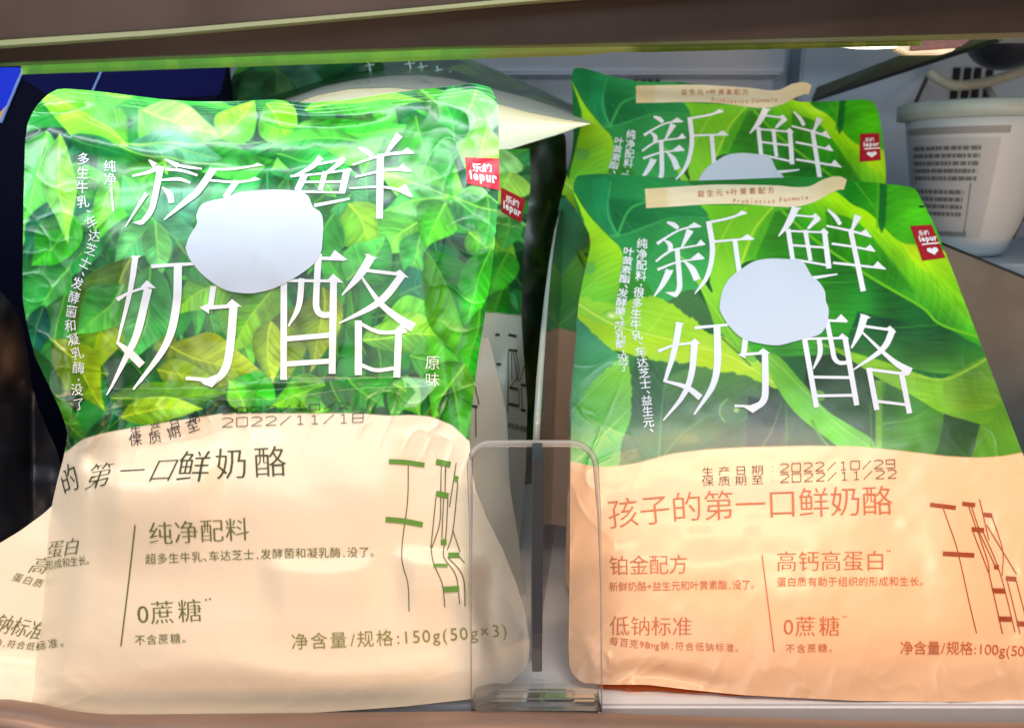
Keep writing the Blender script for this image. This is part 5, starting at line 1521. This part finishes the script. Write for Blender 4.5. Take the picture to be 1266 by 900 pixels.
for a, b in (((612, 414), (617, 414)), ((628, 414), (638, 416)), ((628, 433), (639, 434)), ((613, 450), (619, 451)), ((629, 479), (639, 481)), ((643, 475), (649, 477)), ((628, 499), (640, 502)), ((643, 506), (649, 508))):
    O2.ribbon([a, b], 3.0)
for p in ([(628, 434), (627, 510)], [(637, 435), (640, 462), (630, 478)], [(634, 436), (640, 470), (648, 450)], [(640, 480), (641, 504)], [(644, 478), (645, 508)], [(632, 436), (632, 470)]):
    O2.ribbon(p, .9)
O2.text('净含量/规格', [(626, 528), (650, 534)], 8)
O2.build('ornament_print', M['dark_green_ink'], p2, map2, off=.4)

dep3 = lambda x, y: .312 + (620 - np.asarray(y, float)) / 200 * .012 + .018 * np.clip((np.asarray(x, float) - 560) / 80, 0, 1.3) ** 1.3 + .0012 * (vnoise(np.asarray(x) / 25, np.asarray(y) / 40, 51) - .5)
o3 = (profile([(400, 400), (900, 400)]), profile([(416, 602), (430, 607), (470, 617), (510, 626), (545, 628), (600, 630), (660, 640), (720, 648), (800, 650)], 6), profile([(400, 424), (602, 418)]), profile([(400, 830), (660, 830)]), 420, 800)
p3, map3 = plain_pouch('cream_pouch', 'pouch squashed just behind the front left one, only its grey white lower wing showing', o3, dep3, lambda X, Y: np.zeros(X.shape + (3,)) + lin(np.array([226, 228, 218])) * .9, GRPL, (-.02, .32, 0), nu=90, dens=4)
O3 = Print()
O3.ribbon([(582, 502), (590, 503)], 3.2)
O3.ribbon([(587, 478), (592, 500)], .9); O3.ribbon([(588, 504), (588, 540)], .9)
O3.build('ornament_print', M['dark_green_ink'], p3, map3, off=.4)

dep5 = lambda x, y: .44 + .01 * ((np.asarray(x, float) - 640) / 60) ** 2 + .002 * (vnoise(np.asarray(x) / 25, np.asarray(y) / 25, 81) - .5)
o5 = (profile([(150, 560), (900, 560)]), profile([(150, 690), (170, 700), (300, 700), (900, 696)], 4), profile([(560, 168), (640, 160), (700, 166)], 4), profile([(560, 620), (700, 620)]), 165, 600)
plain_pouch('cream_pouch', 'added leafy pouch with shade painted into its print, filling the gap beside the clear divider', o5, dep5, lambda X, Y: lin(HERB.sample(X - 300, Y * .8 + 60)) * .16, GRPL, (.0, .46, 0), nu=60, dens=5)  # added pouch, print darkened to stand in for the gap's shadow

# pouch lying on top at the back, its cream gusset opened towards the aisle
tl = thing('lying_pouch', 'pouch lying flat on top at the back, cream gusset opened like a beak', 'pouch', at(520, 150, .42), GRPL)


def lying():
    n, m = 90, 26
    xs = np.linspace(300, 730, n)
    up0 = np.interp(xs, [300, 350, 400, 440, 480, 520, 560, 600, 650, 690, 720, 730], [140, 124, 107, 99, 94, 93, 98, 108, 121, 134, 145, 150])       # far edge of the upper face
    lip = np.interp(xs, [300, 350, 390, 430, 480, 540, 600, 650, 700, 722, 730], [150, 133, 118, 110, 108, 113, 124, 138, 148, 151, 152.5])           # its front lip
    low = np.interp(xs, [300, 400, 500, 600, 650, 690, 715, 730], [240, 225, 212, 194, 178, 166, 157, 153])
    dl = np.interp(xs, [300, 500, 730], [.375, .368, .385])
    V, c = [], []
    for j in range(m):
        t = j / (m - 1)
        V.append(at(xs, lip + (up0 - lip) * t, dl + .075 * t - .004 * np.sin(np.pi * t)))
        col = lin(np.array([244, 246, 232]))
        c.append(np.tile(col, (n, 1)) * (1 + .05 * (vnoise(xs / 20, np.full(n, t * 3), 4)[:, None] - .5)))
    link('upper_face', mesh_np('upper_face', np.vstack(V), grid_faces(n, m), np.vstack(c) * .9), M['film_dull'], tl)
    V = []
    for j in range(m):
        t = j / (m - 1)
        inner = .014 * np.sin(np.pi * t) ** .7 * np.interp(xs, [300, 560, 700, 730], [1, 1, .35, .0])
        V.append(at(xs, lip + (low - lip) * t + .6, dl + inner + .001))
    link('gusset', mesh_np('gusset', np.vstack(V), grid_faces(n, m), np.tile(lin(np.array([250, 250, 226])) * .94, (n * m, 1))), M['film_dull'], tl)
    # printed green sheet of the same pouch, running away to the back
    V, c = [], []
    far = np.interp(xs, [300, 380, 480, 560, 620, 730], [84, 70, 62, 66, 90, 140])
    for j in range(m):
        t = j / (m - 1)
        yy = up0 + (far - up0) * t
        V.append(at(xs, yy - .4, dl + .076 + .12 * t))
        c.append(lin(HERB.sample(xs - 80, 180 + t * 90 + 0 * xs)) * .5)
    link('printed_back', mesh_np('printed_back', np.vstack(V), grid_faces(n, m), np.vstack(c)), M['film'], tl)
    pr = Print()
    for x, y, s_ in ((400, 84, 15), (424, 82, 17), (455, 82, 13), (505, 80, 12), (520, 84, 12), (540, 88, 12), (556, 94, 11)):
        pr.ribbon([(x, y - s_ / 2), (x + 3, y + s_ / 2)], 2.0); pr.ribbon([(x - 4, y), (x + 8, y - 2)], 1.4)
    pr.build('printed_lettering', M['ghost'], tl, sheet_map(lambda x, y: np.interp(x, [300, 500, 730], [.375, .368, .385]) + .105), off=0)
    pr = Print()
    for x, y, L in ((440, 103, 8), (452, 101, 5), (463, 103, 14), (510, 97, 20), (500, 103, 12), (520, 101, 16)):
        pr.ribbon([(x, y), (x + L, y + L * .15)], 1.4)
    pr.build('fact_lettering', M['label_ink'], tl, sheet_map(lambda x, y: np.interp(x, [300, 500, 730], [.375, .368, .385]) + .033), off=0)


lying()
# leafy pouch far back on the left, its print darkened as shade
dep4 = lambda x, y: .47 + .012 * ((np.asarray(x, float) - 370) / 100) ** 2 + .003 * (vnoise(np.asarray(x) / 25, np.asarray(y) / 25, 61) - .5)
o4 = (profile([(70, 300), (90, 288), (130, 276), (300, 276)], 3), profile([(70, 470), (120, 486), (300, 486)], 3), profile([(270, 88), (300, 78), (360, 74), (480, 76)], 4), profile([(270, 300), (480, 300)]), 78, 300)
plain_pouch('cream_pouch', 'leafy pouch with shade put into its print, farthest back, between the navy box and the lying pouch', o4, dep4, lambda X, Y: lin(HERB.sample(X - 150, Y * 1.1 + 180)) * .45, GRPL, (-.13, .48, 0), nu=120)

# ------------------------------------------------------------------ dark goods at the left


def navy_box():
    t = thing('navy_box', 'tall navy box with blue facets and a gold stripe, back left', 'box', (-.2, .42, 0))
    A = at(-130, 100, .352); Bp = at(272, 100, .385)
    z1 = .232
    P0 = np.array([A[0], A[1], 0]); P1 = np.array([Bp[0], Bp[1], 0])
    d = (P1 - P0) / np.linalg.norm(P1 - P0); nrm = np.array([-d[1], d[0], 0])
    c = [P0, P1, P1 + nrm * .07, P0 + nrm * .07]
    bm_obj('carton', slab_bm(c, (0, 0, z1), .002), M['navy'], t)

    def face(px, py, lift):
        # meet the front face
        k = np.array([(px - CX) / FOC, CP + (CY - py) / FOC * SP, -SP + (CY - py) / FOC * CP])
        o = np.array([0, 0, ZC])
        s_ = (nrm @ (P0 - o)) / (nrm @ k)
        return o + k * s_ - nrm * lift
    for pts, m, lift in (([(-40, 84), (30, 84), (24, 96), (12, 128), (0, 152), (-40, 170)], 'blue', .0006), ([(30, 84), (130, 84), (114, 116), (100, 120), (60, 118), (24, 96)], 'deep_blue', .0004), ([(128, 84), (280, 84), (272, 118), (200, 122), (114, 118)], 'deep_blue', .0002),
                         ([(14, 126), (8, 141), (-2, 156), (-10, 150)], 'gold', .001)):
        bm_obj('printed_facet', slab_bm([face(x, y, lift) for x, y in pts], tuple(nrm * .0001)), M[m], t)
    for a, b, w_ in (((28, 90), (2, 152), .0006), ((127, 86), (112, 120), .0005)):
        bm_obj('printed_line', tube_bm([face(*a, .001), face((a[0] + b[0]) / 2, (a[1] + b[1]) / 2, .001), face(*b, .001)], w_, 6), M['edge_line'], t)
    return t


navy_box()


def dark_pouch():
    dd = lambda x, y: .325 + .02 * np.clip((np.asarray(x, float) + 60) / 100, 0, 1) ** 2 + .002 * (vnoise(np.asarray(x) / 20, np.asarray(y) / 30, 71) - .5)
    L = profile([(340, -120), (900, -120)])
    R = profile([(350, -4), (370, 14), (400, 27), (440, 35), (480, 40), (520, 54), (560, 72), (640, 84), (800, 84)], 5)
    Tt = profile([(-120, 350), (0, 356), (40, 364)]); Bb = profile([(-120, 800), (40, 800)])

    def col(X, Y):
        k = (gauss(X, Y, 10, 440, 12, 20) * .55)[..., None]  # brown reflection painted as a soft spot
        return lin(np.array([20, 18, 26])) * (1 - k) + lin(np.array([110, 70, 34])) * k
    t = thing('dark_pouch', 'black glossy pouch with a painted brown reflection, cut off by the left edge', 'pouch', (-.23, .33, 0))
    smap = sheet_map(dd)
    X, Y = sheet_grid(L, R, Tt, Bb, 350, 800, 60, np.arange(350, 801, 4), 50)
    link('front_panel', mesh_np('front_panel', smap(X, Y).reshape(-1, 3), grid_faces(60, X.shape[0]), col(X, Y).reshape(-1, 3)), M['film'], t)
    back_sheet('back_panel', (X[::4, ::3], Y[::4, ::3]), dd, .02, M['black_film'], t)


dark_pouch()

# ------------------------------------------------------------------ clear shelf divider


def divider():
    t = thing('shelf_divider', 'clear plastic shelf divider with a rounded front plate between the two pouches', 'divider', on_level(662, 880, 0))
    d0 = .2425
    # rounded front plate
    out = []
    for x, y in [(583, 886), (582, 760), (582, 640), (581, 590)]:
        out.append((x, y))
    for a in np.linspace(math.pi, math.pi / 2, 9):
        out.append((606 + 25 * math.cos(a), 573 - 25 * math.sin(a)))
    for x in (640, 680):
        out.append((x, 548))
    for a in np.linspace(math.pi / 2, .12, 9):
        out.append((706 + 31 * math.cos(a), 579 - 31 * math.sin(a)))
    out += [(741, 640), (743, 720), (744, 886)]
    bot = float(on_level(660, 886, 0)[1])
    dep = lambda y: np.interp(y, [540, 886], [.2500, .2470])
    pts = [at(x, y, dep(y)) for x, y in out]
    bm_obj('front_plate', slab_bm(pts, (0, .0016, -.0002), 0), M['clear'], t)
    # thick bright rim of the plate
    rim = [at(x, y, dep(y) + .0008) for x, y in out]
    bm_obj('plate_rim', tube_bm(rim, [float(np.interp(y, [548, 590, 700, 886], [.0011, .0009, .0003, .00025])) for x, y in out], 10), M['rim'], t, True)

    # the upright sheet running to the back
    xx = lambda d: .0068 + (d - .252) * .115

    def side(d, py=None, z=None):
        if py is not None:
            p = at(CX, py, d)
            return np.array([xx(d), p[1], p[2]])
        p = at(CX, 450, d)
        return np.array([xx(d), p[1], z])
    prof = [side(.2535, z=.002), side(.2530, py=548), side(.258, py=520), side(.268, py=470), side(.282, py=420), side(.300, py=370), side(.325, py=325), side(.36, py=285), side(.40, py=262), side(.56, py=240), side(.56, z=.002)]
    bm_obj('side_sheet', slab_bm(prof, (.0018, 0, 0), 0), M['clear_side'], t)
    edge = [p + np.array([.0009, -.0006, .0002]) for p in prof[1:9]]
    bm_obj('sheet_edge', tube_bm(edge, [.0011, .0012, .0012, .0011, .0009, .0007, .0005, .0004], 8), M['edge_light'], t, True)
    bm_obj('front_edge', box_bm(tuple(np.minimum(*[side(.2515, py=830), side(.2515, py=545)]) + np.array([-.0002, -.0002, 0])), tuple(np.maximum(*[side(.2515, py=830), side(.2515, py=545)]) + np.array([.0030, .0004, 0])), .0002), M['edge_dark'], t)  # clear edge coloured dark for the inner reflection in the plastic
    a = side(.2510, py=882); b = side(.2510, py=832)
    bm_obj('joint_post', box_bm((a[0] - .0006, a[1] - .0012, a[2]), (b[0] + .0036, a[1] + .0012, b[2]), .0006), M['clear'], t)
    # foot
    f0 = at(584, 884, .2465); f1 = at(743, 866, .2465)
    bm_obj('foot', box_bm((f0[0], f0[1] - .003, f0[2]), (f1[0], f0[1] + .012, f0[2] + .0035), .0008), M['clear'], t)
    c0 = at(672, 868, .2475); c1 = at(710, 855, .2475)
    bm_obj('foot_clip', box_bm((c0[0], c0[1], c0[2]), (c1[0], c0[1] + .002, c1[2]), .0004), M['clear'], t)


divider()

# ------------------------------------------------------------------ right side: steel partition, tub, bracket, tube, bowl


def partition():
    A = at(1128, 288, .475); B_ = at(1420, 408, .455)
    C_ = np.array([B_[0], B_[1], .0]); D_ = np.array([A[0], A[1], .0])
    t = thing('steel_partition', 'dull grey steel partition plate beside the front right pouch', 'partition', (A + C_) / 2 * np.array([1, 1, 0]))
    bm_obj('plate', slab_bm([A, B_, C_, D_], (0.0005, .004, 0), 0), M['steel'], t)
    bm_obj('top_edge', tube_bm([A + np.array([0, .002, .0006]), B_ + np.array([0, .002, .0006])], .0012, 8), M['black'], t, True)
    # ledge behind it that carries the tub
    z = float(at(1190, 312, .56)[2])
    bm = box_bm((.24, .488, 0), (.46, .70, z), .002)
    o = bm_obj('back_ledge', bm, M['wall_panel'])
    tag(o, 'pale ledge behind the steel partition carrying the white tub', 'ledge')
    return z


ZL = partition()


def lathe_bm(prof, c, n=72):
    bm = bmesh.new()
    rings = [[bm.verts.new((c[0] + r * math.cos(2 * math.pi * k / n), c[1] + r * math.sin(2 * math.pi * k / n), z)) for k in range(n)] for r, z in prof]
    for a, b in zip(rings, rings[1:]):
        for k in range(n):
            bm.faces.new((a[k], a[(k + 1) % n], b[(k + 1) % n], b[k]))
    bm.faces.new(rings[0][::-1]); bm.faces.new(rings[-1])
    bmesh.ops.recalc_face_normals(bm, faces=bm.faces[:])
    return bm


def tub():
    p = at(1190, 303, .545)
    c = np.array([p[0], p[1], ZL])
    d = c[1] * CP - (ZL - ZC) * SP
    top = float(at(1190, 146, d + .004)[2])
    h = top - ZL
    k = d / FOC
    t = thing('white_tub', 'white plastic tub with a printed label and pale lid behind the partition', 'tub', c)
    rb, rt = 44 * k, 80 * k
    prof = [(rb * .82, ZL + .0003), (rb * .96, ZL + .0012), (rb + .0012, ZL + .004), (rb + .003, ZL + .010)]
    for i in range(1, 9):
        u = i / 8
        prof.append((rb + .003 + (rt - rb - .003) * u ** .75, ZL + .010 + (h - .012) * u))
    bm_obj('cup', lathe_bm(prof, c), M['tub'], t, True)
    lid = [(rt + .001, top - .0035), (rt + .0055, top - .003), (rt + .006, top + .006), (rt + .004, top + .0075), (rt - .004, top + .0078)]
    bm_obj('lid', lathe_bm(lid, c), M['lid'], t, True)

    def rad(z):
        u = np.clip((z - ZL - .010) / (h - .012), 0, 1)
        return rb + .003 + (rt - rb - .003) * u ** .75

    def wrap(name, a0, a1, z0, z1, lift, m, par, n=14, mm=8):
        V = []
        for j in range(mm):
            z = z0 + (z1 - z0) * j / (mm - 1)
            for i in range(n):
                a = a0 + (a1 - a0) * i / (n - 1)
                r = rad(z) + lift
                V.append((c[0] + r * math.sin(a), c[1] - r * math.cos(a), z))
        return link(name, mesh_np(name, V, grid_faces(n, mm)), m, par)
    lab = wrap('label', -1.75, -.22, ZL + .014, top - .016, .0004, M['label'], t)
    wrap('label_band', -1.75, -.12, top - .0135, top - .009, .0004, M['band'], t)
    red = wrap('red_flash', 1.0, 1.5, ZL + .012, ZL + .042, .0005, M['tub_red'], t)
    random.seed(4)
    bm = bmesh.new()

    def mark(a0, a1, z0, z1):
        q = []
        for a, z in ((a0, z0), (a1, z0), (a1, z1), (a0, z1)):
            r = rad(z) + .0009
            q.append(bm.verts.new((c[0] + r * math.sin(a), c[1] - r * math.cos(a), z)))
        bm.faces.new(q)
    zt = top - .021
    for row in range(9):
        z = zt - row * .0048 - (.004 if row > 4 else 0)
        a = -1.55
        end = -.46 if row < 5 else -.62
        while a < end:
            w_ = random.uniform(.03, .09)
            mark(a, min(end, a + w_), z - .0026, z)
            a += w_ + random.uniform(.012, .03)
    for zz in (zt - 4.9 * .0048, ZL + .018):
        mark(-1.55, -.52, zz - .0005, zz)
    mark(-.535, -.52, ZL + .018, zt - 4.9 * .0048)
    a = -1.1
    while a < -.5:
        w_ = random.choice((.008, .014, .02))
        mark(a, a + w_, ZL + .0145, ZL + .024 - .0065)
        a += w_ + .012
    me = bpy.data.meshes.new('label_lettering'); bm.to_mesh(me); bm.free()
    link('label_lettering', me, M['label_ink'], lab)


tub()


def bracket():
    pts = [at(985, 118, .62), at(1190, 38, .345)]
    a, b = pts
    t = thing('shelf_bracket', 'slanting olive steel bracket under the upper shelf, top right', 'bracket', b)
    lo0 = at(1003, 124, .62); lo1 = at(1232, 47, .345)
    up0 = at(1010, 108, .62); up1 = at(1175, 45, .345)
    bm_obj('bar', slab_bm([up0, up1, lo1, lo0], (.004, 0.001, 0), 0), M['olive'], t)
    bm_obj('lower_edge', tube_bm([lo0 + np.array([.002, 0, 0]), lo1 + np.array([.002, 0, 0])], .0016, 8), M['black'], t)


bracket()


def small_stuff():
    d = .66
    P = catmull([(1148, 88), (1160, 98), (1175, 105), (1190, 106), (1220, 102), (1250, 93), (1290, 80)], 4)
    o = bm_obj('plastic_tube', tube_bm([at(x, y, d) for x, y in P], .0042, 12), M['tube'], None, True)
    tag(o, 'pale bent plastic tube crossing the vent slots at the top right', 'tube')
    o = bm_obj('support_rod', tube_bm([at(1147, 94, .69), at(1138, 114, .68), at(1128, 136, .67)], .0018, 8), M['dark_bowl'], None, True)
    tag(o, 'thin dark rod leaning behind the lid of the white tub', 'rod')
    o = bm_obj('support_rod', tube_bm([at(1218, 104, .70), at(1228, 120, .69), at(1240, 142, .68)], .0026, 8), M['tube'], None, True)
    tag(o, 'thin pale rod dropping behind the vent slots to the right', 'rod')
    c = at(1248, 40, .60)
    prof = []
    for k in range(13):
        a = math.pi / 2 * k / 12
        prof.append((.0005 + .030 * math.sin(a), c[2] - .028 * math.cos(a)))
    prof.append((.030, c[2] + .02)); prof.append((.026, c[2] + .02))
    o = bm_obj('dark_bowl', lathe_bm(prof, (c[0], c[1])), M['dark_bowl'], None, True)
    tag(o, 'dark glossy round fitting hanging in the top right corner', 'fitting')


small_stuff()
